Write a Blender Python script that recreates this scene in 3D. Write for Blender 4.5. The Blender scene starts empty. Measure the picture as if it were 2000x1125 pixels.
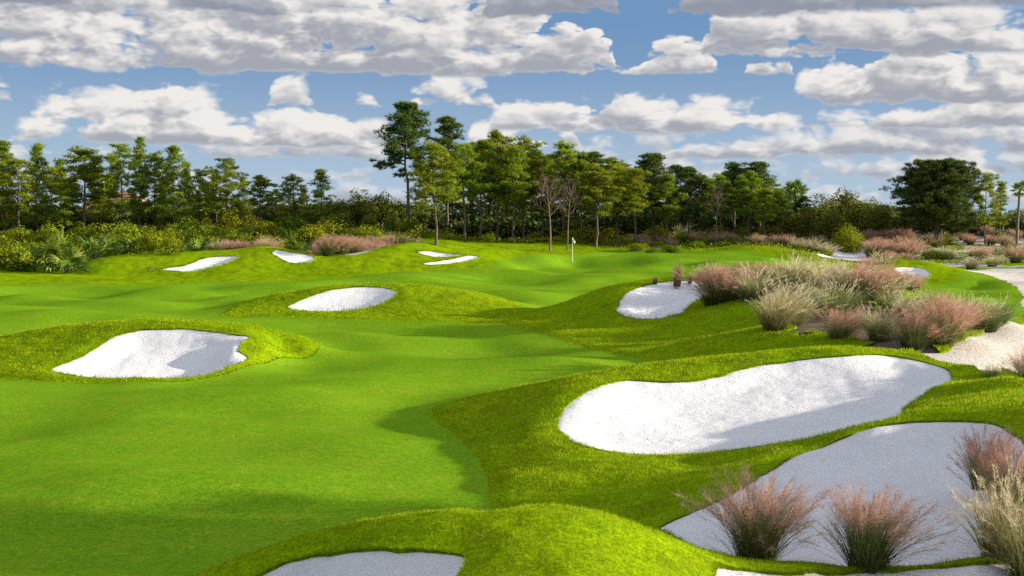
import bpy, math, random, time
_T0 = time.time()
import numpy as np
from mathutils import Vector, Matrix

rng = np.random.default_rng(7)
random.seed(7)
scene = bpy.context.scene
COL = scene.collection

# ------------------------------------------------------------------ camera
F = 2747.0                       # focal length in photograph pixels (2000 wide), 40 degrees across
CAM = np.array([0.0, 0.0, 5.5])
PITCH = math.atan((562.5 - 428.0) / F)
cam_data = bpy.data.cameras.new('camera')
cam_data.sensor_width = 36.0
cam_data.lens = 36.0 * F / 2000.0
cam_data.clip_start = 0.1
cam_data.clip_end = 20000.0
cam_data.dof.use_dof = True
cam_data.dof.focus_distance = 62.0
cam_data.dof.aperture_fstop = 4.0
cam = bpy.data.objects.new('camera', cam_data)
cam.location = CAM
cam.rotation_euler = (math.pi / 2 - PITCH, 0, 0)
COL.objects.link(cam)
scene.camera = cam

# ------------------------------------------------------------------ view, sun, sky
scene.view_settings.view_transform = 'Standard'
scene.view_settings.look = 'None'
scene.view_settings.gamma = 1.0
scene.view_settings.use_curve_mapping = False
scene.view_settings.exposure = 1.4
scene.render.engine = 'CYCLES'
scene.cycles.use_denoising = False
scene.cycles.max_bounces = 6
scene.cycles.sample_clamp_indirect = 2.5
scene.cycles.caustics_reflective = False
scene.cycles.caustics_refractive = False
scene.cycles.transparent_max_bounces = 4
SUN_EL = math.radians(11.5)
SUN_AZ = math.radians(90.0)     # clockwise from +Y: low from the right
sun_dir = Vector((math.sin(SUN_AZ) * math.cos(SUN_EL), math.cos(SUN_AZ) * math.cos(SUN_EL), math.sin(SUN_EL)))
sd = bpy.data.lights.new('sun', 'SUN')
sd.energy = 5.0
sd.angle = math.radians(0.5)
sd.color = (1.0, 0.91, 0.76)
sun = bpy.data.objects.new('sun', sd)
sun.rotation_euler = sun_dir.to_track_quat('Z', 'Y').to_euler()
sun.location = (60, -20, 40)
COL.objects.link(sun)


class Nodes:
    """short hand for building a node tree"""
    def __init__(self, tree):
        self.t = tree
        self.n = tree.nodes
        self.l = tree.links

    def new(self, typ, **kw):
        nd = self.n.new(typ)
        for k, v in kw.items():
            setattr(nd, k, v)
        return nd

    def put(self, sock, v):
        if hasattr(v, 'is_output') or isinstance(v, bpy.types.NodeSocket):
            self.l.new(v, sock)
        else:
            sock.default_value = v

    def m(self, op, a, b=None, c=None, clamp=False):
        nd = self.new('ShaderNodeMath', operation=op, use_clamp=clamp)
        self.put(nd.inputs[0], a)
        if b is not None:
            self.put(nd.inputs[1], b)
        if c is not None:
            self.put(nd.inputs[2], c)
        return nd.outputs[0]

    def smooth(self, v, a, b, lo=0.0, hi=1.0, typ='SMOOTHSTEP'):
        nd = self.new('ShaderNodeMapRange', interpolation_type=typ)
        self.put(nd.inputs[0], v)
        for i, x in enumerate((a, b, lo, hi)):
            self.put(nd.inputs[i + 1], x)
        return nd.outputs[0]

    def mix(self, f, a, b, blend='MIX'):
        nd = self.new('ShaderNodeMix', data_type='RGBA', blend_type=blend)
        self.put(nd.inputs[0], f)
        for s, v in ((nd.inputs[6], a), (nd.inputs[7], b)):
            if isinstance(v, tuple) and len(v) == 3:
                v = (*v, 1.0)
            self.put(s, v)
        return nd.outputs[2]

    def noise(self, vec, scale, detail=4.0, rough=0.5, dist=0.0, lac=2.0, typ='FBM', dim='3D'):
        nd = self.new('ShaderNodeTexNoise', noise_dimensions=dim)
        nd.noise_type = typ
        if vec is not None:
            self.l.new(vec, nd.inputs['Vector'])
        nd.inputs['Scale'].default_value = scale
        nd.inputs['Detail'].default_value = detail
        nd.inputs['Roughness'].default_value = rough
        nd.inputs['Lacunarity'].default_value = lac
        nd.inputs['Distortion'].default_value = dist
        return nd.outputs[0]

    def comb(self, x, y, z):
        nd = self.new('ShaderNodeCombineXYZ')
        for i, v in enumerate((x, y, z)):
            self.put(nd.inputs[i], v)
        return nd.outputs[0]


world = bpy.data.worlds.new('World')
scene.world = world
world.use_nodes = True
world.cycles.sampling_method = 'MANUAL'
world.cycles.sample_map_resolution = 1024
W = Nodes(world.node_tree)
W.n.clear()
w_out = W.new('ShaderNodeOutputWorld')
w_bg = W.new('ShaderNodeBackground')
w_bg.inputs[1].default_value = 0.074
W.l.new(w_bg.outputs[0], w_out.inputs[0])
sky = W.new('ShaderNodeTexSky', sky_type='NISHITA')
sky.sun_disc = False
sky.sun_elevation = SUN_EL
sky.sun_rotation = SUN_AZ
sky.air_density = 1.0
sky.dust_density = 0.6
sky.ozone_density = 1.6
tc = W.new('ShaderNodeTexCoord')
sep = W.new('ShaderNodeSeparateXYZ')
W.l.new(tc.outputs['Generated'], sep.inputs[0])
dx, dy, dz = sep.outputs
az = W.m('ARCTAN2', dx, dy)
hyp = W.m('SQRT', W.m('ADD', W.m('MULTIPLY', dx, dx), W.m('MULTIPLY', dy, dy)))
el = W.m('ARCTAN2', dz, hyp)
# the cloud field goes on round the horizon: bearings fold back every 46 degrees
azf = W.m('SUBTRACT', W.m('PINGPONG', W.m('ADD', az, 0.4), 0.8), 0.4)
# billowing detail, in bearing and height above the horizon
pv = W.comb(az, W.m('MULTIPLY', el, 2.0), 0.0)
pv2 = W.comb(W.m('ADD', az, 0.008), W.m('MULTIPLY', W.m('ADD', el, 0.0055), 2.0), 0.0)


def billow(vec):
    a = W.noise(vec, 7.0, 7.0, 0.60, 0.0, dim='2D')
    v = W.new('ShaderNodeTexVoronoi', feature='F1', voronoi_dimensions='2D')
    wv = W.new('ShaderNodeVectorMath', operation='ADD')
    W.l.new(vec, wv.inputs[0])
    nd = W.new('ShaderNodeTexNoise', noise_dimensions='2D')
    W.l.new(vec, nd.inputs['Vector'])
    nd.inputs['Scale'].default_value = 34.0
    nd.inputs['Detail'].default_value = 3.0
    sc = W.new('ShaderNodeVectorMath', operation='SCALE')
    W.l.new(nd.outputs['Color'], sc.inputs[0])
    sc.inputs['Scale'].default_value = 0.022
    W.l.new(sc.outputs[0], wv.inputs[1])
    W.l.new(wv.outputs[0], v.inputs['Vector'])
    v.inputs['Scale'].default_value = 24.0
    v.inputs['Detail'].default_value = 2.0
    v.inputs['Roughness'].default_value = 0.55
    v.inputs['Lacunarity'].default_value = 2.3
    d = v.outputs['Distance']
    puff = W.m('SUBTRACT', 0.36, W.m('MULTIPLY', d, d))
    return W.m('ADD', W.m('MULTIPLY', W.m('SUBTRACT', a, 0.5), 1.25), W.m('MULTIPLY', puff, 0.52))


n1 = billow(pv)
n2 = billow(pv2)
emb = W.m('SUBTRACT', n1, n2)
low = W.noise(pv, 5.5, 3.0, 0.5, 0.0, dim='2D')
# cloud rows from the far horizon to the near deck: base (photo y), softness, brightness, opacity, {photo x: height}
ROWS = [
    (398, .5, .80, .75, {-300: 30, 0: 34, 300: 40, 500: 24, 700: 44, 780: 26, 1100: 26, 1500: 22, 1650: 44, 1800: 18, 2000: 34, 2300: 30}),
    (350, .4, .88, .80, {-300: 30, 0: 44, 150: 34, 250: 16, 420: 26, 600: 10, 700: 34, 790: 2, 1000: 6, 1100: 34, 1200: 56, 1300: 50, 1400: 36, 1500: 30, 1650: 40, 1800: 60, 2000: 70, 2300: 50}),
    (308, .35, .85, .9, {-300: 20, 0: 36, 100: 30, 250: 18, 400: 34, 650: 40, 740: 20, 790: -20, 1060: -10, 1130: 22, 1210: 46, 1330: 30, 1450: 34, 1600: 66, 1700: 92, 1850: 80, 2000: 66, 2300: 60}),
    (286, .20, 1.0, 1, {-300: 40, -60: -10, 0: 10, 50: 52, 95: 92, 145: 112, 190: 104, 260: 110, 330: 124, 385: 108, 450: 82, 540: 80, 600: 86, 700: 70, 755: 46, 800: -20, 895: -20, 925: 44, 985: 56, 1040: 46, 1075: 30, 1110: 44, 1150: -20, 2300: -20}),
    (256, .18, .92, 1, {-300: -20, 920: -20, 960: 30, 1010: 60, 1060: 64, 1180: 74, 1300: 76, 1420: 72, 1520: 62, 1570: 40, 1640: 30, 1800: 40, 1900: 56, 2060: 60, 2300: 30}),
    (210, .2, .95, 1, {-300: 30, -30: 40, 25: 26, 50: -25, 480: -30, 530: 30, 570: 54, 612: 30, 650: -5, 690: 16, 725: 42, 765: -10, 800: 34, 850: 60, 900: 56, 955: 40, 1010: -25, 1480: -25, 1540: 34, 1590: 70, 1700: 98, 1800: 100, 1950: 92, 2050: 94, 2300: 60}),
    (146, .2, .9, 1, {-300: 150, 0: 210, 400: 190, 800: 170, 1000: 150, 1120: 106, 1195: 70, 1222: 14, 1255: 40, 1320: 72, 1390: 50, 1442: -15, 1455: 20, 1488: 30, 1506: 0, 1530: 24, 1556: -30, 1700: -30, 2300: -30}),
    (116, .2, .82, 1, {-300: -30, 1330: -30, 1370: 50, 1410: 88, 1500: 66, 1560: 116, 1700: 92, 1850: 100, 2000: 74, 2100: 84, 2300: 110}),
    (34, .26, .34, 1, {-300: 140, 0: 110, 130: 60, 230: -30, 330: 20, 400: 90, 520: 60, 620: -20, 900: -30, 960: 60, 1080: 84, 1200: 40, 1260: -30, 1300: 30, 1500: 100, 2000: 110, 2300: 110}),
]
col = sky.outputs[0]
col = W.mix(W.smooth(el, 0.0, 0.40, 0.92, 0.30), col, W.mix(W.smooth(el, 0.0, 0.15), (2.1, 2.85, 3.75), (0.36, 1.02, 2.45)))
GREY = (1.40, 1.55, 1.92)
WHITE = (4.45, 4.3, 4.15)
uf = W.m('MULTIPLY', W.m('ADD', W.m('MULTIPLY', W.m('TANGENT', azf), F), 1300.0), 1 / 2600.0)
detail = W.m('MULTIPLY', W.m('SUBTRACT', low, 0.5), 2.0)
for (yb, soft, br, opa, prof) in ROWS:
    v0 = math.atan((428 - yb) / F)
    fc = W.new('ShaderNodeFloatCurve')
    cu = fc.mapping.curves[0]
    fc.mapping.use_clip = False
    xs = sorted(prof)
    pts = [((x + 300) / 2600.0, (prof[x] + 40) / 280.0) for x in xs]
    while len(cu.points) < len(pts):
        cu.points.new(0.5, 0.5)
    for cp, (x, y) in zip(cu.points, pts):
        cp.location = (x, y)
        cp.handle_type = 'AUTO_CLAMPED'
    fc.mapping.update()
    W.put(fc.inputs['Value'], uf)
    hh = W.m('MULTIPLY_ADD', fc.outputs[0], 280.0, -40.0)
    vpx = W.m('MULTIPLY', W.m('SUBTRACT', el, v0), F)
    # how far below the cloud top, in units of about 45 px, so that every row has billows of like size
    top = W.m('MULTIPLY', W.m('SUBTRACT', hh, vpx), 1 / 46.0)
    bot = W.m('MULTIPLY_ADD', vpx, 1 / 15.0, 0.35)
    dens = W.m('ADD', W.m('MINIMUM', W.m('MINIMUM', top, bot), 1.0), W.m('MULTIPLY_ADD', n1, 1.5, 0.17))
    alpha = W.m('MULTIPLY', W.smooth(dens, -0.04, W.m('MULTIPLY_ADD', low, 1.3, soft - 0.32)), opa)
    under = W.m('SUBTRACT', top, W.m('MULTIPLY', n1, -1.2))          # depth below the ragged top
    lit = W.m('ADD', W.m('MULTIPLY_ADD', W.m('MINIMUM', under, 1.9), -0.40, 0.92), W.m('MULTIPLY_ADD', emb, 1.7, detail))
    low_ = W.smooth(vpx, -4.0, 40.0, -0.62, 0.10)
    lit = W.smooth(W.m('ADD', lit, low_), -0.40, 1.30)
    lit = W.m('MULTIPLY_ADD', lit, br, 0.25 * (br - 0.26))
    lit = W.m('ADD', lit, W.smooth(dens, 0.0, 0.7, 0.30 * br, 0.0), clamp=True)
    col = W.mix(alpha, col, W.mix(lit, GREY, WHITE))
# the deck overhead, above the frame
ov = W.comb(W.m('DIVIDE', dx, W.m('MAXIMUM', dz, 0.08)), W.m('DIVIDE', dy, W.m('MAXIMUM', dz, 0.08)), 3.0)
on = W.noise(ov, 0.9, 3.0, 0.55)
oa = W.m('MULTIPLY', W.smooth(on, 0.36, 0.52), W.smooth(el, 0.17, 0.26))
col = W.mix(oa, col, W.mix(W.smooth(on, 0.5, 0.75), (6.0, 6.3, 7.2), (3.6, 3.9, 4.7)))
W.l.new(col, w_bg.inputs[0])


# ------------------------------------------------------------------ small helpers
def new_obj(name, data, parent=None, loc=None):
    o = bpy.data.objects.new(name, data)
    COL.objects.link(o)
    if parent is not None:
        o.parent = parent
    if loc is not None:
        o.location = loc
    return o


def tag(o, label=None, cat=None, group=None, kind=None):
    if label:
        o['label'] = label
    if cat:
        o['category'] = cat
    if group:
        o['group'] = group
    if kind:
        o['kind'] = kind
    return o


def np_mesh(name, verts, faces, mats=(), smooth=True, cols=None, matidx=None):
    """mesh from numpy arrays; faces is (n,3) or (n,4)"""
    verts = np.asarray(verts, dtype=np.float32)
    faces = np.asarray(faces, dtype=np.int32)
    k = faces.shape[1]
    me = bpy.data.meshes.new(name)
    me.vertices.add(len(verts))
    me.vertices.foreach_set('co', verts.ravel())
    me.loops.add(faces.size)
    me.loops.foreach_set('vertex_index', faces.ravel())
    me.polygons.add(len(faces))
    me.polygons.foreach_set('loop_start', np.arange(0, faces.size, k, dtype=np.int32))
    me.polygons.foreach_set('loop_total', np.full(len(faces), k, dtype=np.int32))
    if matidx is not None:
        me.polygons.foreach_set('material_index', np.asarray(matidx, dtype=np.int32))
    me.polygons.foreach_set('use_smooth', np.full(len(faces), smooth, dtype=bool))
    for m in mats:
        me.materials.append(m)
    me.update(calc_edges=True)
    if cols is not None:
        at = me.attributes.new('tone', 'FLOAT', 'POINT')
        at.data.foreach_set('value', np.asarray(cols, dtype=np.float32))
    return me


def px_dir(px, py):
    a = (px - 1000.0) / F
    b = (562.5 - py) / F
    cp, sp = math.cos(PITCH), math.sin(PITCH)
    return np.array([a, cp + b * sp, -sp + b * cp])


def at_depth(px, py, d):
    v = px_dir(px, py)
    return CAM + v * (d / v[1])


def vnoise(x, y, seed=0):
    """smooth 2-D value noise in -1..1"""
    xi = np.floor(x).astype(np.int64)
    yi = np.floor(y).astype(np.int64)
    fx, fy = x - xi, y - yi
    fx = fx * fx * (3 - 2 * fx)
    fy = fy * fy * (3 - 2 * fy)

    def h(a, b):
        n = (a * 374761393 + b * 668265263 + seed * 974634777) & 0x7fffffff
        n = ((n ^ (n >> 13)) * 1274126177) & 0x7fffffff
        return ((n ^ (n >> 16)) & 0xffff) / 32767.5 - 1.0
    return (h(xi, yi) * (1 - fx) + h(xi + 1, yi) * fx) * (1 - fy) + (h(xi, yi + 1) * (1 - fx) + h(xi + 1, yi + 1) * fx) * fy


def sstep(v, a, b):
    t = np.clip((v - a) / (b - a), 0, 1)
    return t * t * (3 - 2 * t)


# ------------------------------------------------------------------ the lie of the land
_zr = np.array([0, 6, 10, 20, 28, 45, 60, 80, 100, 125, 160, 220, 400, 6000])
_zz = np.array([1.2, 1.1, .9, .25, 0, 0, .22, .55, .95, 1.45, 2.0, 2.4, 2.4, 0.0])
_lr = np.linspace(math.log(0.5), math.log(6000), 2400)
_zs = np.interp(np.exp(_lr), _zr, _zz)
_k = np.exp(-0.5 * (np.arange(-60, 61) / 24.0) ** 2)
_zs = np.convolve(np.pad(_zs, 60, mode='edge'), _k / _k.sum(), mode='valid')


def zbase(r):
    return np.interp(np.log(np.maximum(r, 0.5)), _lr, _zs)


# seen points of every mound, bank and hollow: photo x, photo y, metres ahead;  ('w', x, y, z) are points out of sight
FEATURES = [
    # mound in the very front
    [(380, 1130, 18.5), (500, 1085, 18.2), (620, 1047, 17.8), (800, 1022, 17.2), (1000, 1008, 17), (1150, 1014, 17.2), (1280, 1043, 17.6),
     (1400, 1092, 18.2), (1500, 1107, 18.7), (560, 1100, 17.2), (740, 1074, 16.4), (900, 1085, 16), (500, 1180, 16.2), (700, 1125, 15.9), (900, 1125, 15.4), (1100, 1125, 15.2), (1000, 1060, 16.2),
     (1200, 1080, 16.3), (1300, 1125, 16.3), (1400, 1135, 17), ('w', -2.4, 22, .12), ('w', -1, 21.5, .2), ('w', .2, 21, .35), ('w', 1.3, 21, .5),
     ('w', 2.6, 20.6, .66), ('w', -4.2, 20.5, .1), ('w', -3, 12.5, .9), ('w', 0, 12, 1.1), ('w', 2.5, 13, .9), ('w', -6, 16, .35)],
    # bunker below the tall clumps, right
    [(1500, 1060, 20.5), (1800, 1060, 20.3), (1650, 1000, 22), (1850, 960, 22.8), (1700, 920, 24.8), (1850, 900, 25.2), (1420, 968, 24.5),
     (1350, 1000, 23.5), (1285, 1030, 22.5), (1500, 920, 27), (1550, 890, 28), (1620, 865, 28.5), (1700, 835, 28.7), (1760, 825, 28.8),
     (1850, 821, 28.6), (1930, 825, 28), (1975, 845, 27.2), (1500, 900, 28), (1600, 858, 29), (1750, 811, 30.3), (1850, 800, 29.8), (2000, 788, 29.5),
     ('w', 9.7, 24, 1.9), ('w', 11.2, 22, 2.7), ('w', 11.5, 27, 2.0), ('w', 13, 19.5, 2.9), ('w', 14, 31, 1.2), ('w', 17, 36, 1.0), ('w', 9.2, 19, 1.25), ('w', 12, 15, 2.2),
     ('w', 17, 25, 2.2), (1680, 1108, 18.8), (1850, 1098, 18.6), (1600, 1120, 17.9), (1900, 1115, 17.9)],
    # long bank with the big bunker
    [(1150, 872, 31), (1220, 885, 30.6), (1300, 888, 30.5), (1400, 882, 30.3), (1500, 870, 29.9), (1600, 850, 30.4), (1752, 812, 31),
     (1088, 830, 33.5), (1120, 780, 36), (1180, 750, 37.5), (1290, 745, 38.2), (1400, 735, 38.8), (1470, 715, 39.6), (1560, 703, 40), (1660, 693, 40),
     (1750, 695, 40.5), (1800, 705, 39.5), (1860, 730, 37.5), (1200, 840, 33.2), (1350, 845, 32.8), (1500, 820, 33.8), (1300, 790, 36), (1500, 765, 36.9),
     (1650, 770, 36.2), (1700, 800, 33.2), (1780, 750, 36.3), (1600, 830, 32.2),
     (900, 795, 39.5), (1000, 770, 40.5), (1150, 735, 41), (1300, 710, 41.5), (1500, 690, 42), (1650, 682, 42), (1780, 688, 42.3), (1860, 714, 39.5),
     (840, 805, 39.3), (900, 860, 34.5), (940, 905, 31.3), (957, 950, 28.9), (955, 1000, 26.2), (1010, 940, 28.8), (1020, 900, 31), (1000, 850, 34.3), (950, 815, 37.8),
     (1100, 960, 27.3), (1200, 930, 28.3), (1300, 920, 28.5), (1400, 920, 28), (1250, 1000, 24.8),
     ('w', -1, 43.5, .12), ('w', 2.5, 45.5, .2), ('w', 5, 46.5, .25), ('w', 8.5, 46.5, .5), ('w', 11, 46, .85), ('w', 12.8, 45, 1.05),
     (1900, 770, 33), (2000, 750, 33.8), (1900, 740, 37), (1980, 775, 31.6), (1850, 695, 43), (1950, 700, 41.5), (1990, 735, 37.5), (1900, 660, 49), (1990, 640, 53)],
    # dune with the grass clumps
    [(980, 628, 69.5), (1060, 615, 70), (1130, 590, 71), (1200, 558, 72), (1280, 548, 72.5), (1340, 545, 73), (1440, 542, 74), (1550, 540, 75), (1700, 540, 80),
     (1760, 560, 78), (1850, 600, 72), (1960, 600, 72), (1850, 590, 80), ('w', 5.8, 80, .6), ('w', 10.7, 84, .7), ('w', 17.2, 86, .8), ('w', 23, 90, .95),
     (1100, 665, 59.5), (1200, 690, 55), (1280, 710, 52), (1040, 648, 64), (1120, 640, 66), (1180, 610, 69), (1150, 650, 62),
     (1240, 621, 66), (1208, 612, 67), (1205, 600, 68), (1215, 580, 69.5), (1250, 560, 71), (1290, 550, 71.8), (1290, 622, 65.5), (1330, 612, 66.5), (1350, 590, 68.5),
     (1390, 570, 70.5), (1270, 600, 68), (1300, 575, 70), (1300, 670, 58), (1400, 650, 59.5), (1450, 600, 63), (1500, 640, 54), (1400, 610, 63.5), (1600, 660, 50.5),
     (1600, 600, 62), (1550, 570, 66.5), (1650, 640, 54), (1700, 610, 60), (1700, 575, 70), (1800, 640, 54), (1800, 680, 47), (1700, 675, 48.5), (1500, 675, 51),
     (1400, 685, 52.5), (1800, 610, 62), (1900, 625, 58), (1950, 620, 60), (1880, 650, 51.5)],
    # mound with the round bunker, middle
    [(440, 618, 72.5), (500, 602, 75), (560, 580, 77), (620, 565, 78), (680, 558, 78.5), (740, 556, 78.5), (820, 558, 78), (900, 570, 77), (960, 588, 75.5), (1040, 608, 73.5),
     (600, 619, 72), (700, 625, 70.5), (800, 628, 70), (900, 630, 69.5), (562, 600, 75), (620, 607, 73.5), (680, 606, 73.5), (720, 600, 74.3), (776, 570, 76.5), (700, 560, 77.8),
     (640, 567, 77.2), (660, 585, 75.8), (800, 600, 73.5), (880, 600, 73.5), (850, 575, 76.5), ('w', -13.5, 85, .62), ('w', -10, 87, .67), ('w', -5.6, 87, .67), ('w', -1.2, 84, .62)],
    # mound with the heart shaped bunker, left
    [(0, 665, 56), (60, 650, 56), (150, 640, 55.5), (240, 634, 55), (330, 636, 54.5), (420, 640, 54.5), (500, 648, 54.5), (580, 660, 55), (625, 672, 56), (632, 682, 56.5),
     (610, 695, 54), (540, 705, 52.2), (490, 716, 50.3), (430, 735, 48.3), (350, 747, 47), (200, 750, 46.7), (80, 745, 47.3), (0, 740, 48), (-80, 690, 53), (-80, 725, 50),
     (120, 728, 48.5), (250, 738, 47.3), (340, 738, 47.3), (440, 718, 49.5), (487, 700, 51.5), (100, 720, 49.3), (150, 700, 50.8), (230, 655, 53.5), (270, 645, 54),
     (330, 642, 54), (400, 645, 53.8), (450, 652, 53.5), (490, 660, 53), (470, 685, 51.3), (520, 678, 52.6), (560, 690, 54.2), (300, 700, 50.8), (200, 710, 50), (400, 700, 50.9),
     (100, 680, 53), (30, 710, 50.5), ('w', -23, 64, .28), ('w', -19.5, 64, .28), ('w', -15.4, 64, .28), ('w', -11.2, 63, .28), ('w', -7.8, 60, .25)],
    # far left mounds
    [(130, 533, 116), (180, 510, 118), (240, 500, 119), (330, 497, 120), (400, 494, 121), (440, 491, 122), (480, 484, 123), (515, 476, 124), (560, 485, 123), (620, 505, 120),
     (660, 522, 117), (720, 536, 113), (200, 540, 113), (300, 545, 111), (400, 545, 111), (500, 548, 110), (600, 545, 111), (278, 524, 116.5), (340, 527, 115.5), (375, 530, 115),
     (410, 522, 116.5), (450, 510, 118.5), (468, 500, 120), (400, 503, 120), (355, 520, 117), (480, 500, 119.5), (430, 530, 114.5), (530, 492, 121), (545, 488, 122), (600, 497, 120.5),
     (617, 506, 119), (570, 513, 118.5), (550, 503, 119.5), ('w', -36, 127, 1.3), ('w', -30, 129, 1.4), ('w', -23, 132, 1.6), ('w', -17.4, 127, 1.5)],
    # far middle mounds
    [(680, 515, 118), (720, 495, 122), (760, 481, 125), (800, 475, 127), (830, 478, 127), (870, 487, 126), (900, 488, 127), (960, 485, 128), (990, 489, 128), (1050, 496, 127),
     (740, 530, 116), (850, 528, 116.5), (950, 520, 118.5), (812, 491, 123), (900, 496, 123), (850, 501, 122), (810, 515, 118.5), (870, 508, 120), (920, 500, 122),
     (940, 503, 122), (900, 512, 119.5), (850, 516, 118.5), ('w', -13.2, 130, 1.8), ('w', -10, 137, 1.9), ('w', -2, 138, 2.0)],
    # the green and the mound to its right
    [(1118, 511, 126), (1000, 510, 125), (1150, 489, 144), (1300, 488, 144), (1400, 487, 141), (1250, 510, 125), (1380, 515, 120), (1060, 493, 140),
     ('w', 0, 156, 2.1), ('w', 9, 156, 2.1), (1450, 478, 140), (1500, 480, 138), (1560, 490, 134), (1640, 510, 125), (1720, 528, 118), (1450, 500, 130), (1550, 515, 120),
     (1660, 495, 140), (1620, 500, 138), (1690, 487, 146), (1730, 508, 135), (1715, 520, 112), (1760, 510, 112), (1800, 510, 112), (1840, 520, 111), (1880, 533, 108),
     (1745, 523, 110), (1780, 521, 111), (1815, 530, 108.5), (1812, 542, 106.5), (1765, 545, 106), (1750, 535, 107.5), (1780, 552, 105), (1860, 545, 105), (1720, 540, 105),
     (1900, 530, 112), (1950, 530, 115), (1990, 545, 108), (1990, 590, 83), (1990, 605, 72)],
    # rising ground under the left scrub and the wood
    [(50, 478, 138), (250, 475, 140), (450, 470, 142), (620, 466, 146), (750, 463, 148), (852, 477, 140), (970, 474, 149), (1100, 471, 150), (-100, 478, 138), ('w', -50, 165, 3.0), ('w', -25, 168, 3.2), ('w', -5, 170, 3.2)],
    # dunes at the far right
    [(1250, 455, 165), (1350, 450, 168), (1430, 442, 172), (1500, 448, 172), (1600, 470, 165), (1700, 450, 170), (1830, 455, 165), (1950, 450, 165), (1900, 490, 145), (1800, 480, 150),
     (1250, 480, 152), (1400, 470, 155), (1950, 515, 125), (1740, 495, 142), ('w', 20, 190, 2.6), ('w', 40, 190, 2.6), ('w', 60, 185, 2.6)],
]


def lp(x, y):
    return np.arctan2(x, y), 0.5 * np.log(np.maximum(x * x + y * y, 0.25))


def inside_poly(px, py, poly):
    poly = np.asarray(poly)
    c = np.zeros(px.shape, bool)
    j = len(poly) - 1
    for i in range(len(poly)):
        xi, yi = poly[i]
        xj, yj = poly[j]
        if yi != yj:
            cond = ((yi > py) != (yj > py)) & (px < (xj - xi) * (py - yi) / (yj - yi) + xi)
            c ^= cond
        j = i
    return c


def hull(pts):
    pts = sorted(map(tuple, pts))

    def half(ps):
        h = []
        for p in ps:
            while len(h) > 1 and (h[-1][0] - h[-2][0]) * (p[1] - h[-2][1]) - (h[-1][1] - h[-2][1]) * (p[0] - h[-2][0]) <= 0:
                h.pop()
            h.append(p)
        return h
    a, b = half(pts), half(pts[::-1])
    return a[:-1] + b[:-1]


_man = []
_hulls = []
for feat in FEATURES:
    P = [np.array(p[1:]) if p[0] == 'w' else at_depth(*p) for p in feat]
    P = np.array(P)
    t, l = lp(P[:, 0], P[:, 1])
    q = np.stack([t, l, P[:, 2] - zbase(np.hypot(P[:, 0], P[:, 1]))], 1)
    _man.append(q)
    _hulls.append(hull(q[:, :2]))
_man = np.concatenate(_man)
_gt, _gl = np.meshgrid(np.arange(-.62, .63, .05), np.arange(math.log(6), math.log(300), .08))
_gt, _gl = _gt.ravel(), _gl.ravel()
_keep = np.ones(len(_gt), bool)
for h_ in _hulls:
    _keep &= ~inside_poly(_gt, _gl, h_)
_d = np.min((_gt[:, None] - _man[None, :, 0]) ** 2 + (_gl[:, None] - _man[None, :, 1]) ** 2, axis=1)
_keep &= _d > .038 ** 2
_ctl = np.concatenate([_man, np.stack([_gt[_keep], _gl[_keep], np.zeros(_keep.sum())], 1)])


def _phi(d2):
    return 0.5 * d2 * np.log(d2 + 1e-9)


_n = len(_ctl)
_A = np.zeros((_n + 3, _n + 3))
_A[:_n, :_n] = _phi((_ctl[:, None, 0] - _ctl[None, :, 0]) ** 2 + (_ctl[:, None, 1] - _ctl[None, :, 1]) ** 2)
_A[:_n, :_n] += np.eye(_n) * 4.0e-5
_A[:_n, _n] = 1
_A[:_n, _n + 1:] = _ctl[:, :2]
_A[_n:, :_n] = _A[:_n, _n:].T
_w = np.linalg.solve(_A, np.concatenate([_ctl[:, 2], np.zeros(3)]))


def tps(t, l):
    t = np.asarray(t, np.float32)
    l = np.asarray(l, np.float32)
    out = np.empty(len(t))
    cx, cy, cw = _ctl[:, 0].astype(np.float32), _ctl[:, 1].astype(np.float32), _w[:_n].astype(np.float64)
    for s in range(0, len(t), 20000):
        d2 = (t[s:s + 20000, None] - cx) ** 2 + (l[s:s + 20000, None] - cy) ** 2
        out[s:s + 20000] = _phi(d2) @ cw
    return out + _w[_n] + _w[_n + 1] * t + _w[_n + 2] * l


# table of heights on a log-polar raster, read back with bilinear interpolation
_TT = np.linspace(-.64, .64, 321)
_LL = np.linspace(math.log(5), math.log(330), 520)
_tg, _lg = np.meshgrid(_TT, _LL)
_tab = tps(_tg.ravel(), _lg.ravel()).reshape(_tg.shape)
_tab *= sstep(-np.abs(_tg), -.64, -.5) * sstep(_lg, math.log(5), math.log(7)) * sstep(-_lg, -math.log(330), -math.log(230))


def ground(x, y):
    x = np.asarray(x, float)
    y = np.asarray(y, float)
    t, l = lp(x, y)
    ft = np.clip((t - _TT[0]) / (_TT[1] - _TT[0]), 0, len(_TT) - 1.001)
    fl = np.clip((l - _LL[0]) / (_LL[1] - _LL[0]), 0, len(_LL) - 1.001)
    i, j = ft.astype(int), fl.astype(int)
    a, b = ft - i, fl - j
    z = (_tab[j, i] * (1 - a) + _tab[j, i + 1] * a) * (1 - b) + (_tab[j + 1, i] * (1 - a) + _tab[j + 1, i + 1] * a) * b
    r = np.exp(l)
    # gentle swells of the fairway and the wider land
    sw = 0.05 * vnoise(x / 4.3, y / 3.1, 5)
    sw *= sstep(r, 14, 24) * (1 + sstep(r, 60, 140) * 1.4)
    return zbase(r) + z + sw


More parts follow.
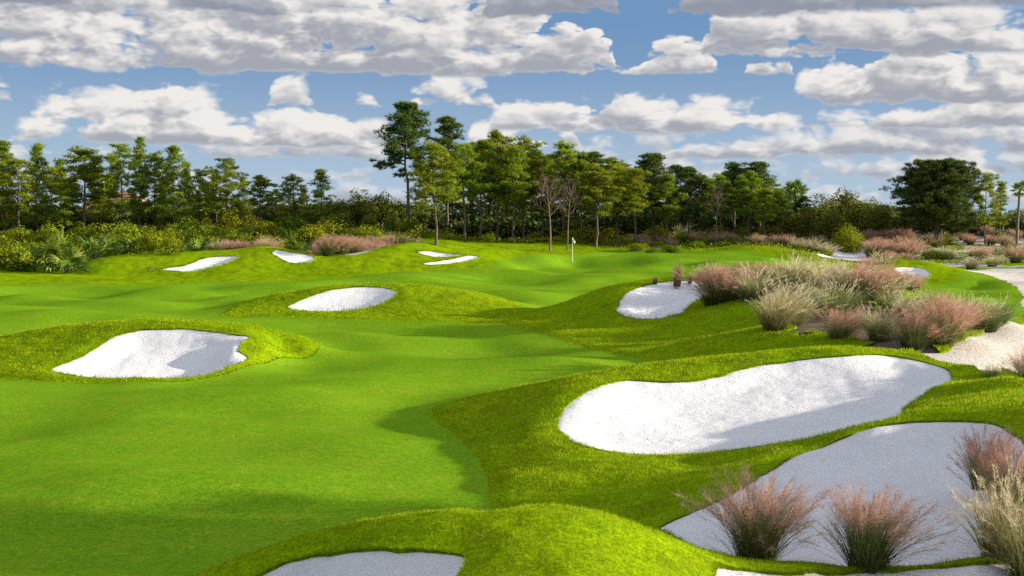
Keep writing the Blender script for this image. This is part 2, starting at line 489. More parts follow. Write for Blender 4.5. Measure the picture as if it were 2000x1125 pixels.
def cast(px, py):
    """where the sight line through a photo pixel meets the ground"""
    v = px_dir(px, py)
    d = np.geomspace(10, 400, 6000)
    P = CAM[None, :] + v[None, :] * (d / v[1])[:, None]
    below = P[:, 2] < ground(P[:, 0], P[:, 1])
    if not below.any():
        return P[-1]
    i = int(np.argmax(below))
    a, b = d[max(i - 1, 0)], d[i]
    for _ in range(20):
        m_ = (a + b) / 2
        p = CAM + v * (m_ / v[1])
        if p[2] < ground(p[0], p[1]):
            b = m_
        else:
            a = m_
    p = CAM + v * (b / v[1])
    return p


def outline(pts, n=6):
    """closed smooth curve on the ground through photo points (px,py) or (px,None,metres)"""
    P = []
    for p in pts:
        if p[1] is None:
            P.append(((p[0] - 1000.0) / F * p[2], p[2]))
        elif len(p) == 3:
            q = at_depth(*p)
            P.append((q[0], q[1]))
        else:
            q = cast(*p)
            P.append((q[0], q[1]))
    P = np.array(P)
    out = []
    m_ = len(P)
    for i in range(m_):
        p0, p1, p2, p3 = P[i - 1], P[i], P[(i + 1) % m_], P[(i + 2) % m_]
        t0 = 0.0
        # centripetal knots keep the curve from looping
        k1 = max(np.linalg.norm(p1 - p0), 1e-6) ** .5
        k2 = k1 + max(np.linalg.norm(p2 - p1), 1e-6) ** .5
        k3 = k2 + max(np.linalg.norm(p3 - p2), 1e-6) ** .5
        for t in np.linspace(k1, k2, n, endpoint=False):
            a1 = (k1 - t) / (k1 - t0) * p0 + (t - t0) / (k1 - t0) * p1
            a2 = (k2 - t) / (k2 - k1) * p1 + (t - k1) / (k2 - k1) * p2
            a3 = (k3 - t) / (k3 - k2) * p2 + (t - k2) / (k3 - k2) * p3
            b1 = (k2 - t) / (k2 - t0) * a1 + (t - t0) / (k2 - t0) * a2
            b2 = (k3 - t) / (k3 - k1) * a2 + (t - k1) / (k3 - k1) * a3
            out.append((k2 - t) / (k2 - k1) * b1 + (t - k1) / (k2 - k1) * b2)
    return np.array(out)


def sdf(x, y, poly, margin=3.0):
    """signed distance to a closed curve, positive inside (clamped at the margin)"""
    out = np.full(x.shape, -margin)
    lo, hi = poly.min(0) - margin, poly.max(0) + margin
    k = np.where((x > lo[0]) & (x < hi[0]) & (y > lo[1]) & (y < hi[1]))[0]
    if len(k) == 0:
        return out
    X, Y = x[k], y[k]
    best = np.full(len(k), margin ** 2)
    a = poly
    b = np.roll(poly, -1, axis=0)
    for i in range(len(a)):
        ab = b[i] - a[i]
        L = ab @ ab + 1e-12
        t = np.clip(((X - a[i, 0]) * ab[0] + (Y - a[i, 1]) * ab[1]) / L, 0, 1)
        d2 = (X - a[i, 0] - t * ab[0]) ** 2 + (Y - a[i, 1] - t * ab[1]) ** 2
        np.minimum(best, d2, out=best)
    s = np.sqrt(best)
    out[k] = np.where(inside_poly(X, Y, poly), s, -s)
    return out


BUNKERS = [
    ('big bunker whose bright raked sand fills the long grassy bank at right',
     [(1088, 830), (1095, 808), (1120, 780), (1180, 750), (1230, 742), (1290, 745), (1340, 745), (1400, 735), (1470, 715), (1560, 703), (1660, 693), (1750, 695),
      (1800, 705), (1860, 730), (1820, 760), (1765, 798), (1752, 814), (1600, 851), (1500, 870), (1400, 882), (1300, 888), (1220, 885), (1150, 872), (1105, 852)]),
    ('shaded white bunker behind the two pink plumed grass clumps at bottom right',
     [(1285, 1030), (1350, 1000), (1420, 968), (1500, 920), (1550, 890), (1620, 865), (1700, 835), (1760, 825), (1850, 821), (1930, 825), (1975, 845), (2010, 870),
      (2060, 930), (2080, 1000), (2050, 1060), (2000, 1076), (1930, 1087), (1850, 1097), (1760, 1106), (1690, 1107), (1640, 1104), (1560, 1097), (1460, 1091), (1400, 1083), (1340, 1060)]),
    ('strip of white sand along the bottom right edge, in front of the clumps',
     [(1393, 1130), (1410, 1103), (1450, 1110), (1560, 1117), (1680, 1114), (1800, 1108), (1900, 1098), (2000, 1092), (2080, 1090), (2080, 1250), (1700, 1260), (1400, 1220)]),
    ('bunker cut into the near side of the foremost grass mound, bottom edge',
     [(495, 1130), (560, 1096), (640, 1079), (740, 1071), (850, 1075), (903, 1084), (906, 1100), (890, 1130), (850, 1190), (700, 1210), (540, 1190)]),
    ('bunker with a grass tongue on its right side, in the left mound',
     [(100, 720), (150, 700), (190, 678), (230, 655), (270, 645), (330, 642), (400, 645), (450, 652), (490, 660), (470, 672), (465, 685), (487, 700), (440, 718),
      (400, 732), (340, 738), (250, 738), (160, 735), (120, 728)]),
    ('oval bunker in the low mound at the centre of the fairway',
     [(562, 600), (590, 585), (640, 568), (700, 560), (750, 561), (776, 570), (760, 585), (720, 600), (680, 606), (620, 608)]),
    ('bunker at the left end of the dune with the grass clumps',
     [(1205, 600), (1215, 580), (1250, 560), (1290, 551), (1340, 547), (1400, 545), (1430, 552), (1395, 572), (1355, 590), (1330, 612), (1290, 622), (1240, 621), (1208, 612)]),
    ('long thin bunker on the leftmost far mound',
     [(278, 524), (320, 523), (355, 520), (378, 513), (400, 504), (440, 500), (468, 500), (450, 510), (410, 522), (375, 530), (330, 528)]),
    ('small bunker near the top of the far left mound',
     [(530, 492), (545, 488), (572, 493), (600, 497), (617, 506), (600, 512), (570, 513), (550, 505)]),
    ('upper of the two thin bunkers on the mound left of the flag',
     [(812, 492), (830, 490), (865, 493), (900, 496), (912, 498), (875, 501), (845, 501), (828, 497)]),
    ('lower of the two thin bunkers on the mound left of the flag',
     [(810, 514), (840, 512), (870, 508), (900, 502), (925, 499), (940, 502), (920, 508), (890, 513), (850, 517)]),
    ('pale sand hollow behind the right end of the green',
     [(1600, 500), (1622, 493), (1645, 487), (1690, 486), (1690, 495), (1728, 508), (1690, 510), (1640, 506)]),
    ('small round bunker in the little mound beyond the grass clump dune',
     [(1745, 523), (1765, 521), (1795, 522), (1814, 530), (1816, 540), (1790, 544), (1765, 543), (1752, 533)]),
]
PATHS = [
    [(1884, 527), (1940, 540), (1985, 560), (1998, 580), (2003, 600), (2060, 590), (2200, 560), (2300, 530), (2150, 522), (2000, 524), (1940, 525)],
    [(1795, 697), (1840, 684), (1880, 664), (1935, 640), (2000, 633), (2100, 625), (2300, 640), (2300, 730), (2100, 738), (2000, 738), (1930, 735), (1870, 716)],
]
FAIRWAY = [(-700, None, 14), (-700, 620), (-300, 562), (0, 557), (130, 554), (300, 557), (420, 549), (500, 550), (620, 546), (700, 538), (760, 533), (850, 530), (950, 521), (1000, 502),
           (1050, 497), (1200, 490), (1400, 489), (1480, 493), (1560, 512), (1640, 531), (1720, 541), (1760, 552), (1860, 548), (1886, 530), (1940, 541), (1984, 561), (1996, 581),
           (2001, 602), (1960, 618, 64), (1850, None, 76), (1760, None, 86), (1550, None, 90), (1350, None, 87), (1200, None, 82), (1100, None, 77), (1020, None, 73), (982, 630),
           (1040, 648), (1100, 665), (1200, 690), (1280, 710, 52), (1300, None, 48), (1150, None, 46), (1000, None, 43.5), (900, None, 41.3), (838, 803), (865, 832), (900, 862), (938, 902),
           (955, 940), (957, 1000), (950, None, 25), (850, None, 22), (600, None, 20.5), (380, None, 19), (150, None, 17), (-150, None, 15.5)]
MOUND_L = [(632, 682, 56.5), (610, 695, 54), (540, 705, 52.2), (490, 716, 50.3), (430, 735, 48.3), (350, 747, 47), (200, 750, 46.7), (80, 745, 47.3), (0, 740, 48), (-90, 725, 50), (-160, None, 55), (-100, None, 60), (0, None, 62), (150, None, 62.5),
           (330, None, 62), (500, None, 61), (600, None, 59.5)]
MOUND_M = [(440, 619), (520, 619), (600, 620), (700, 625), (800, 628), (900, 630), (980, 631), (1040, None, 75), (960, None, 81), (820, None, 84.5), (680, None, 85), (560, None, 82.5), (480, None, 78)]

bunker_poly = [outline(b[1]) for b in BUNKERS]
path_poly = [outline(p) for p in PATHS]
fair_poly = outline(FAIRWAY, 4)
ml_poly = outline(MOUND_L)
mm_poly = outline(MOUND_M)


def f_fair(x, y):
    s = sdf(x, y, fair_poly, 4.0)
    for q in (ml_poly, mm_poly):
        s = np.minimum(s, -sdf(x, y, q, 4.0))
    return s + 0.05 * vnoise(x * 1.3, y * 1.3, 21)


def f_path(x, y):
    s = np.maximum(sdf(x, y, path_poly[0]), sdf(x, y, path_poly[1]))
    return s + 0.18 * vnoise(x * 1.1, y * 1.1, 8) + 0.08 * vnoise(x * 4, y * 4, 9)


# rolling swells of the mown ground, fading out at its edges
_xg, _yg = np.sin(_tg) * np.exp(_lg), np.cos(_tg) * np.exp(_lg)
_mk = sstep(f_fair(_xg.ravel(), _yg.ravel()), 0.2, 3.5).reshape(_tg.shape)
_tab += _mk * (0.24 * vnoise(_xg / 7.0 + 3.1, _yg / 4.6 + 1.7, 3) + 0.09 * vnoise(_xg / 3.1 + .5, _yg / 2.6, 4)) * sstep(_lg, math.log(18), math.log(26)) * (1.1 + .9 * sstep(_lg, math.log(55), math.log(105)))

waste_poly = outline([(1150, None, 150), (1330, None, 147), (1440, None, 147), (1560, None, 143), (1640, None, 141), (1745, None, 130), (1860, None, 118), (2020, None, 112), (2160, None, 120),
                      (2160, None, 175), (1900, None, 178), (1700, None, 178), (1500, None, 180), (1250, None, 172)])
soil_poly = outline([(1480, 642), (1560, 603), (1700, 592), (1800, 620), (1835, 660), (1780, 690), (1650, 682), (1540, 668)])


def f_soil(x, y):
    return sdf(x, y, soil_poly, 2.0) + 1.1 * vnoise(x / 1.7, y / 1.7, 35) + .5 * vnoise(x * 1.6, y * 1.6, 36) - .5


waste_left = outline([(640, None, 128), (690, None, 121), (760, None, 127), (760, None, 140), (690, None, 140)])


def f_waste(x, y):
    s = np.maximum(sdf(x, y, waste_poly, 4.0), sdf(x, y, waste_left, 2.0))
    n = vnoise(x / 6.5 + 5, y / 9.0 + 2, 31) + 0.5 * vnoise(x / 2.3, y / 3.1, 32) + 0.2 * vnoise(x, y, 33)
    return np.minimum(s, (n + 0.02) * 1.5)


# ------------------------------------------------------------------ ground mesh, cut along every outline
_th = np.concatenate([np.linspace(-math.pi, -.62, 36)[:-1], np.linspace(-.62, -.40, 34)[:-1], np.linspace(-.40, .40, 600), np.linspace(.40, .62, 34)[1:], np.linspace(.62, math.pi, 36)[1:-1]])
_ri = np.concatenate([np.geomspace(0.6, 12.5, 26)[:-1], np.geomspace(12.5, 60, 300)[:-1], np.geomspace(60, 200, 230)[:-1], np.geomspace(200, 6000, 40)])
_nt, _nr = len(_th), len(_ri)
GT, GR = np.meshgrid(_th, _ri)
GX, GY = (np.sin(GT) * GR).ravel(), (np.cos(GT) * GR).ravel()
ii, jj = np.meshgrid(np.arange(_nr - 1), np.arange(_nt), indexing='ij')
j2 = (jj + 1) % _nt
a_, b_, c_, d_ = (ii * _nt + jj).ravel(), (ii * _nt + j2).ravel(), ((ii + 1) * _nt + j2).ravel(), ((ii + 1) * _nt + jj).ravel()
odd = ((ii + jj) % 2 == 0).ravel()
TRI = np.concatenate([np.stack([a_, c_, b_], 1)[odd], np.stack([a_, d_, c_], 1)[odd], np.stack([a_, d_, b_], 1)[~odd], np.stack([b_, d_, c_], 1)[~odd]])
VX, VY = GX, GY


def clip(tris, fn):
    """split triangles along fn = 0; returns (inside, outside) and grows the vertex arrays"""
    global VX, VY
    used = np.unique(tris)
    f = np.full(len(VX), -9.0)
    f[used] = fn(VX[used], VY[used])
    f[np.abs(f) < 1e-4] = 1e-4
    s = f[tris] > 0
    cnt = s.sum(1)
    ins, outs = [tris[cnt == 3]], [tris[cnt == 0]]
    mixed = tris[(cnt == 1) | (cnt == 2)]
    if len(mixed) == 0:
        return ins[0], outs[0]
    sm = f[mixed] > 0
    flip = sm.sum(1) == 2
    lone = np.where(flip[:, None], ~sm, sm)
    k = lone.argmax(1)
    r_ = np.arange(len(mixed))
    A, B, C = mixed[r_, k], mixed[r_, (k + 1) % 3], mixed[r_, (k + 2) % 3]

    def cut(p, q):
        lo, hi = np.minimum(p, q), np.maximum(p, q)
        return lo, hi
    e = np.concatenate([np.stack(cut(A, B), 1), np.stack(cut(A, C), 1)])
    uq, inv = np.unique(e, axis=0, return_inverse=True)
    inv = inv.ravel()
    t = f[uq[:, 0]] / (f[uq[:, 0]] - f[uq[:, 1]])
    base = len(VX)
    VX = np.concatenate([VX, VX[uq[:, 0]] * (1 - t) + VX[uq[:, 1]] * t])
    VY = np.concatenate([VY, VY[uq[:, 0]] * (1 - t) + VY[uq[:, 1]] * t])
    m_ = len(mixed)
    AB, AC = base + inv[:m_], base + inv[m_:]
    lone_t = np.stack([A, AB, AC], 1)
    rest = np.concatenate([np.stack([AB, B, C], 1), np.stack([AB, C, AC], 1)])
    f2 = np.concatenate([flip, flip])
    ins += [lone_t[~flip], rest[f2]]
    outs += [lone_t[flip], rest[~f2]]
    return np.concatenate(ins), np.concatenate(outs)


regions = {}
rest = TRI
bunker_tris = []
for q in bunker_poly:
    dmean = np.hypot(*q.mean(0))
    w_ = min(0.05, 0.0009 * dmean + .005)

    def fb(x, y, q=q, w_=w_):
        return sdf(x, y, q, 2.0) + w_ * vnoise(x * 2.2, y * 2.2, 11) + w_ * .8 * vnoise(x * 6, y * 6, 12)
    i_, rest = clip(rest, fb)
    bunker_tris.append(i_)
path_tris, rest = clip(rest, f_path)
waste_tris, rest = clip(rest, f_waste)
soil_tris, rest = clip(rest, f_soil)
fair_tris, rough_tris = clip(rest, f_fair)

VZ = ground(VX, VY)
rough_f = np.full(len(VX), 4.0)
_u = np.unique(rough_tris)
_near = _u[np.hypot(VX[_u], VY[_u]) < 200]
rough_f[_near] = -f_fair(VX[_near], VY[_near])


def submesh(tris, z):
    used, inv = np.unique(tris, return_inverse=True)
    v = np.stack([VX[used], VY[used], z[used]], 1)
    return v, inv.reshape(tris.shape).astype(np.int32), used


def border_edges(tris):
    e = np.concatenate([tris[:, [0, 1]], tris[:, [1, 2]], tris[:, [2, 0]]])
    key = np.sort(e, axis=1)
    uq, idx, cnt = np.unique(key, axis=0, return_index=True, return_counts=True)
    return e[idx[cnt == 1]]


print('ground', time.time() - _T0)
# ------------------------------------------------------------------ materials
def mat(name):
    m = bpy.data.materials.new(name)
    m.use_nodes = True
    N = Nodes(m.node_tree)
    N.n.clear()
    out = N.new('ShaderNodeOutputMaterial')
    return m, N, out


def principled(N, out, color, rough=0.8, spec=0.2, normal=None):
    b = N.new('ShaderNodeBsdfPrincipled')
    N.put(b.inputs['Base Color'], color if not (isinstance(color, tuple) and len(color) == 3) else (*color, 1))
    N.put(b.inputs['Roughness'], rough)
    b.inputs['Specular IOR Level'].default_value = spec
    if normal is not None:
        N.l.new(normal, b.inputs['Normal'])
    N.l.new(b.outputs[0], out.inputs[0])
    return b


def bump(N, h, strength, dist):
    b = N.new('ShaderNodeBump')
    b.inputs['Strength'].default_value = strength
    b.inputs['Distance'].default_value = dist
    N.l.new(h, b.inputs['Height'])
    return b.outputs[0]


def obj_co(N):
    return N.new('ShaderNodeTexCoord').outputs['Object']


def turf(name, ca, cb, cc, fine, bump_d, streak=False):
    m, N, out = mat(name)
    co = obj_co(N)
    big = N.noise(co, 0.16, 3, 0.5)
    mid = N.noise(co, 1.1, 4, 0.6)
    fin = N.noise(co, fine, 3, 0.65)
    grain = N.noise(co, fine * 0.33, 3, 0.7)
    c = N.mix(N.smooth(big, 0.35, 0.65), ca, cb)
    c = N.mix(N.m('MULTIPLY', N.smooth(mid, 0.45, 0.70), 0.7), c, cc)
    c = N.mix(N.smooth(fin, 0.34, 0.66, 0.0, 0.75), c, N.mix(0.7, c, (0.03, 0.07, 0.002)))
    c = N.mix(N.smooth(grain, 0.38, 0.64, 0.0, 0.55), c, N.mix(0.6, c, (0.05, 0.085, 0.002)))
    h = N.m('ADD', N.m('MULTIPLY', fin, 1.0), N.m('MULTIPLY', mid, 0.6))
    principled(N, out, c, 1.0, 0.0, bump(N, h, 1.0, bump_d))
    return m


M = {}
M['fairway'] = turf('fairway turf', (0.148, 0.295, 0.010), (0.175, 0.315, 0.012), (0.225, 0.325, 0.016), 20.0, 0.008)
M['rough'] = turf('rough turf', (0.195, 0.310, 0.002), (0.240, 0.335, 0.003), (0.120, 0.145, 0.004), 14.0, 0.016)


def sand(name, ca, cb, track=1.0):
    m, N, out = mat(name)
    co = obj_co(N)
    big = N.noise(co, 0.7, 4, 0.6)
    fin = N.noise(co, 30.0, 4, 0.7)
    warp = N.noise(co, 0.35, 2, 0.5)
    # fine rake furrows that wander, broken up by dents and footprints
    mp = N.new('ShaderNodeMapping')
    N.l.new(co, mp.inputs[0])
    mp.inputs['Rotation'].default_value = (0, 0, 0.5)
    wv = N.new('ShaderNodeTexWave', wave_type='BANDS', bands_direction='Y', wave_profile='SIN')
    N.l.new(mp.outputs[0], wv.inputs['Vector'])
    wv.inputs['Scale'].default_value = 3.4
    wv.inputs['Distortion'].default_value = 7.0
    wv.inputs['Detail'].default_value = 3.0
    wv.inputs['Detail Scale'].default_value = 0.5
    dents = N.smooth(N.noise(co, 3.2, 2, 0.5, 0.4), 0.55, 0.72)
    lumps = N.noise(co, 9.0, 5, 0.78)
    h = N.m('ADD', N.m('MULTIPLY', wv.outputs[1], N.m('MULTIPLY', N.smooth(warp, .4, .6), 0.22 * track)), N.m('MULTIPLY', fin, 0.5))
    h = N.m('ADD', h, N.m('ADD', N.m('MULTIPLY', dents, -0.35 * track), N.m('MULTIPLY', lumps, 1.25 * track)))
    c = N.mix(N.smooth(big, 0.3, 0.75), ca, cb)
    c = N.mix(N.smooth(fin, 0.35, 0.75, 0.0, 0.35), c, N.mix(0.5, c, (0.42, 0.38, 0.33)))
    c = N.mix(N.m('MULTIPLY', N.smooth(lumps, .52, .70), .30), c, N.mix(0.5, c, (0.30, 0.27, 0.25)))
    principled(N, out, c, 0.95, 0.1, bump(N, h, 1.0, 0.06))
    return m


M['sand'] = sand('bunker sand', (0.72, 0.70, 0.69), (0.66, 0.64, 0.625))
M['soil'] = sand('dune soil', (0.16, 0.105, 0.065), (0.10, 0.07, 0.04), 1.5)
M['path'] = sand('path sand', (0.56, 0.51, 0.44), (0.47, 0.42, 0.35), 1.4)
M['waste'] = sand('dune sand', (0.50, 0.44, 0.38), (0.34, 0.28, 0.22), 1.8)

# ------------------------------------------------------------------ ground objects
r_all = np.hypot(VX, VY)
bank_f = np.full(len(VX), 2.0)
for q in bunker_poly:
    bank_f[_near] = np.minimum(bank_f[_near], np.maximum(-sdf(VX[_near], VY[_near], q, 2.0), 0))
zr = VZ + np.minimum(0.012 * r_all / 4, .07) * sstep(rough_f, 0.0, 0.5) * (1 - sstep(r_all, 70, 100)) * sstep(bank_f, 0.0, 0.6)
lump = 0.035 * vnoise(VX * 1.1, VY * 1.1, 41) + 0.02 * vnoise(VX * 3.2, VY * 3.2, 42)
zr = zr + lump * sstep(rough_f, 0.1, 0.8) * (r_all < 220) * sstep(bank_f, 0.0, 0.8)
# edges next to sand stay crisp: rough drops to nothing at its own border
rb = border_edges(rough_tris)
v, t, used = submesh(rough_tris, zr)
lut = np.full(len(VX), -1)
lut[used] = np.arange(len(used))
rbn = rb[(r_all[rb[:, 0]] < 140) & ((bank_f[rb[:, 0]] < .3) | (r_all[rb[:, 0]] < 75))]
a, b = lut[rbn[:, 0]], lut[rbn[:, 1]]
sk = v[np.concatenate([a, b])].copy()
sk[:, 2] -= 0.28
nv, ne = len(v), len(a)
sa, sb = nv + np.arange(ne), nv + ne + np.arange(ne)
t2 = np.concatenate([t, np.stack([a, b, sb], 1), np.stack([a, sb, sa], 1)])
ROUGH_V, ROUGH_T = v, t
terrain = new_obj('terrain', np_mesh('terrain', np.concatenate([v, sk]), t2, [M['rough']]))
tag(terrain, 'yellow green rough grass over the mounds and banks round the bunkers', 'rough', kind='structure')
v, t, used = submesh(fair_tris, VZ)
fairway = new_obj('fairway', np_mesh('fairway', v, t, [M['fairway']]))
tag(fairway, 'smooth mown green fairway rolling from the front up to the flag', 'fairway', kind='structure')
for (lab, _), q, tr in zip(BUNKERS, bunker_poly, bunker_tris):
    if len(tr) == 0:
        continue
    used = np.unique(tr)
    z = VZ.copy()
    s = sdf(VX[used], VY[used], q, 2.0)
    span = min(1.6, 0.6 * max(s.max(), .2))
    dep = 0.36 if 'tongue' in lab else 0.18
    z[used] = VZ[used] - 0.035 - dep * sstep(s, -0.05, span) + 0.012 * vnoise(VX[used] * 2.2, VY[used] * 2.2, 51) + 0.006 * vnoise(VX[used] * 5.5, VY[used] * 5.5, 52)
    v, t, _u2 = submesh(tr, z)
    o = new_obj('sand_bunker', np_mesh('sand_bunker', v, t, [M['sand']]))
    tag(o, lab, 'bunker', 'sand bunkers', 'structure')
v, t, _u2 = submesh(path_tris, VZ - 0.03)
tag(new_obj('sand_path', np_mesh('sand_path', v, t, [M['path']])), 'pale sandy cart path winding along the right edge', 'path', kind='structure')
v, t, _u2 = submesh(waste_tris, VZ - 0.02)
tag(new_obj('dune_sand', np_mesh('dune_sand', v, t, [M['waste']])), 'bare sandy waste between grass clumps on the far dunes', 'sand', kind='structure')
v, t, _u2 = submesh(soil_tris, VZ - 0.02)
tag(new_obj('bare_soil', np_mesh('bare_soil', v, t, [M['soil']])), 'brown bare soil between the grass clumps on the dune', 'soil', kind='structure')
print('ground objects', time.time() - _T0)


# ------------------------------------------------------------------ plant materials
def leaf_mat(name, stops, trans=0.35, vary=0.25, rough=0.6):
    """colour runs over the 'tone' attribute; every plant is a little different"""
    m, N, out = mat(name)
    at = N.new('ShaderNodeAttribute', attribute_name='tone')
    rp = N.new('ShaderNodeValToRGB')
    el_ = rp.color_ramp.elements
    while len(el_) < len(stops):
        el_.new(0.5)
    for e, (p, c) in zip(el_, stops):
        e.position = p
        e.color = (*c, 1)
    N.l.new(at.outputs['Fac'], rp.inputs[0])
    oi = N.new('ShaderNodeObjectInfo')
    hs = N.new('ShaderNodeHueSaturation')
    N.l.new(rp.outputs[0], hs.inputs['Color'])
    N.put(hs.inputs['Hue'], N.smooth(oi.outputs['Random'], 0, 1, 0.5 - 0.035 * vary * 4, 0.5 + 0.03 * vary * 4, 'LINEAR'))
    N.put(hs.inputs['Value'], N.smooth(N.m('FRACT', N.m('MULTIPLY', oi.outputs['Random'], 7.31)), 0, 1, 1 - vary, 1 + vary, 'LINEAR'))
    d = N.new('ShaderNodeBsdfPrincipled')
    d.inputs['Roughness'].default_value = rough
    d.inputs['Specular IOR Level'].default_value = 0.08
    t = N.new('ShaderNodeBsdfTranslucent')
    N.l.new(hs.outputs[0], d.inputs['Base Color'])
    N.l.new(hs.outputs[0], t.inputs['Color'])
    mx = N.new('ShaderNodeMixShader')
    mx.inputs[0].default_value = trans
    N.l.new(d.outputs[0], mx.inputs[1])
    N.l.new(t.outputs[0], mx.inputs[2])
    N.l.new(mx.outputs[0], out.inputs[0])
    return m


def bark_mat(name, ca, cb, scale=3.0):
    m, N, out = mat(name)
    co = obj_co(N)
    mp = N.new('ShaderNodeMapping')
    N.l.new(co, mp.inputs[0])
    mp.inputs['Scale'].default_value = (1, 1, 0.3)
    n = N.noise(mp.outputs[0], scale * 2.5, 4, 0.65)
    principled(N, out, N.mix(N.smooth(n, .35, .65), ca, cb), 0.9, 0.1, bump(N, n, 0.8, 0.03))
    return m


M['needle'] = leaf_mat('pine needles', [(0, (.105, .155, .008)), (.5, (.195, .255, .012)), (1, (.305, .335, .020))], .4, .14)
M['needle_dark'] = leaf_mat('old pine needles', [(0, (.040, .068, .012)), (.5, (.068, .108, .016)), (1, (.115, .150, .020))], .3, .14)
M['oak'] = leaf_mat('oak leaves', [(0, (.070, .090, .010)), (.5, (.130, .145, .014)), (1, (.205, .200, .022))], .35, .22)
M['bush'] = leaf_mat('bush leaves', [(0, (.085, .115, .003)), (.5, (.180, .215, .005)), (1, (.300, .305, .008))], .35, .26)
M['frond'] = leaf_mat('palm leaf', [(0, (.070, .115, .012)), (.5, (.120, .185, .018)), (1, (.200, .255, .040))], .3, .25, .45)
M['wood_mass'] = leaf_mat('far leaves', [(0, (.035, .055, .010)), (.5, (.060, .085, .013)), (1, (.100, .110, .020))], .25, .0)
M['scrub'] = leaf_mat('scrub leaves', [(0, (.080, .110, .004)), (.5, (.170, .195, .006)), (1, (.275, .270, .014))], .3, .0)
M['bark'] = bark_mat('pine bark', (.075, .050, .036), (.145, .108, .082))
M['dead'] = bark_mat('bare grey twigs', (.115, .075, .058), (.180, .125, .100))
M['palm_bark'] = bark_mat('palm trunk', (.13, .105, .08), (.20, .17, .135))
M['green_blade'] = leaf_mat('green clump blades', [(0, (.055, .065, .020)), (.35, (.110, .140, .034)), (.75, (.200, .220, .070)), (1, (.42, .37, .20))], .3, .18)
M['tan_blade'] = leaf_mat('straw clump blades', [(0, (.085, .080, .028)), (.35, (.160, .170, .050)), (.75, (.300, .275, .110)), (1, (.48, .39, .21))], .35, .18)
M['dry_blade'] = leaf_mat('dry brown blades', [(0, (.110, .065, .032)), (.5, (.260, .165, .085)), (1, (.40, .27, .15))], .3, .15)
M['pink'] = leaf_mat('pink plumes', [(0, (.30, .165, .10)), (.5, (.44, .255, .17)), (1, (.58, .39, .285))], .45, .12)
M['pale'] = leaf_mat('pale plumes', [(0, (.40, .33, .18)), (.5, (.56, .48, .30)), (1, (.72, .64, .46))], .45, .12)
M['blade'] = leaf_mat('turf blades', [(0, (.080, .130, .002)), (.5, (.235, .335, .002)), (1, (.43, .45, .012))], .45, .0)

_MEXP = []


def unit(v):
    return v / np.maximum(np.linalg.norm(v, axis=-1, keepdims=True), 1e-9)


def rand_dirs(n, g):
    return unit(g.normal(size=(n, 3)))


class Geo:
    """collects triangles"""
    def __init__(self):
        self.v, self.f, self.t, self.n = [], [], [], 0

    def add(self, v, f, tone=0.5):
        v = np.asarray(v, float)
        self.v.append(v)
        self.f.append(np.asarray(f, int) + self.n)
        self.t.append(np.broadcast_to(np.asarray(tone, float), (len(v),)))
        self.n += len(v)

    def tube(self, pts, rad, sides=6):
        pts = np.asarray(pts, float)
        rad = np.broadcast_to(np.asarray(rad, float), (len(pts),))
        tg = unit(np.gradient(pts, axis=0))
        ref = np.array([0.0, 1.0, 0.0]) if abs(tg[0][1]) < .8 else np.array([1.0, 0, 0])
        u = unit(np.cross(tg, ref))
        w = np.cross(tg, u)
        a = np.linspace(0, 2 * math.pi, sides, endpoint=False)
        ring = pts[:, None] + rad[:, None, None] * (u[:, None] * np.cos(a)[None, :, None] + w[:, None] * np.sin(a)[None, :, None])
        V = ring.reshape(-1, 3)
        i, j = np.meshgrid(np.arange(len(pts) - 1), np.arange(sides), indexing='ij')
        j2 = (j + 1) % sides
        a_, b_, c_, d_ = i * sides + j, i * sides + j2, (i + 1) * sides + j2, (i + 1) * sides + j
        f = np.concatenate([np.stack([a_, b_, c_], -1).reshape(-1, 3), np.stack([a_, c_, d_], -1).reshape(-1, 3)])
        self.add(V, f)

    def spikes(self, c, d, length, width, tone, g):
        """thin triangles from c along d"""
        n = len(c)
        side = unit(np.cross(d, rand_dirs(n, g))) * (np.broadcast_to(width, (n,)) / 2)[:, None]
        tip = c + d * np.broadcast_to(length, (n,))[:, None]
        V = np.stack([c - side, c + side, tip], 1).reshape(-1, 3)
        self.add(V, np.arange(3 * n).reshape(n, 3), np.repeat(np.broadcast_to(tone, (n,)), 3))

    def leaves(self, c, nrm, size, tone, g):
        """diamond leaves as two triangles, slightly folded"""
        n = len(c)
        a = unit(np.cross(nrm, rand_dirs(n, g)))
        b = np.cross(nrm, a)
        s = np.broadcast_to(size, (n,))[:, None]
        V = np.stack([c - a * s * .6, c + b * s * .34 + nrm * s * .08, c + a * s * .6, c - b * s * .34 + nrm * s * .08], 1).reshape(-1, 3)
        k = np.arange(n)[:, None] * 4
        f = np.concatenate([k + np.array([0, 1, 2]), k + np.array([0, 2, 3])])
        self.add(V, f, np.repeat(np.broadcast_to(tone, (n,)), 4))

    def mesh(self, name, m, smooth=False):
        return np_mesh(name, np.concatenate(self.v), np.concatenate(self.f), [m], smooth, np.concatenate(self.t))


# ------------------------------------------------------------------ trees
def bent(p0, d, L, n, rise, g, wob=.06):
    """a limb: starts at p0 along d, bends by rise"""
    pts = [np.array(p0, float)]
    d = np.array(d, float)
    for k in range(n):
        d = unit(d + np.array([0, 0, rise / n]) + g.normal(size=3) * wob)
        pts.append(pts[-1] + d * L / n)
    return np.array(pts)


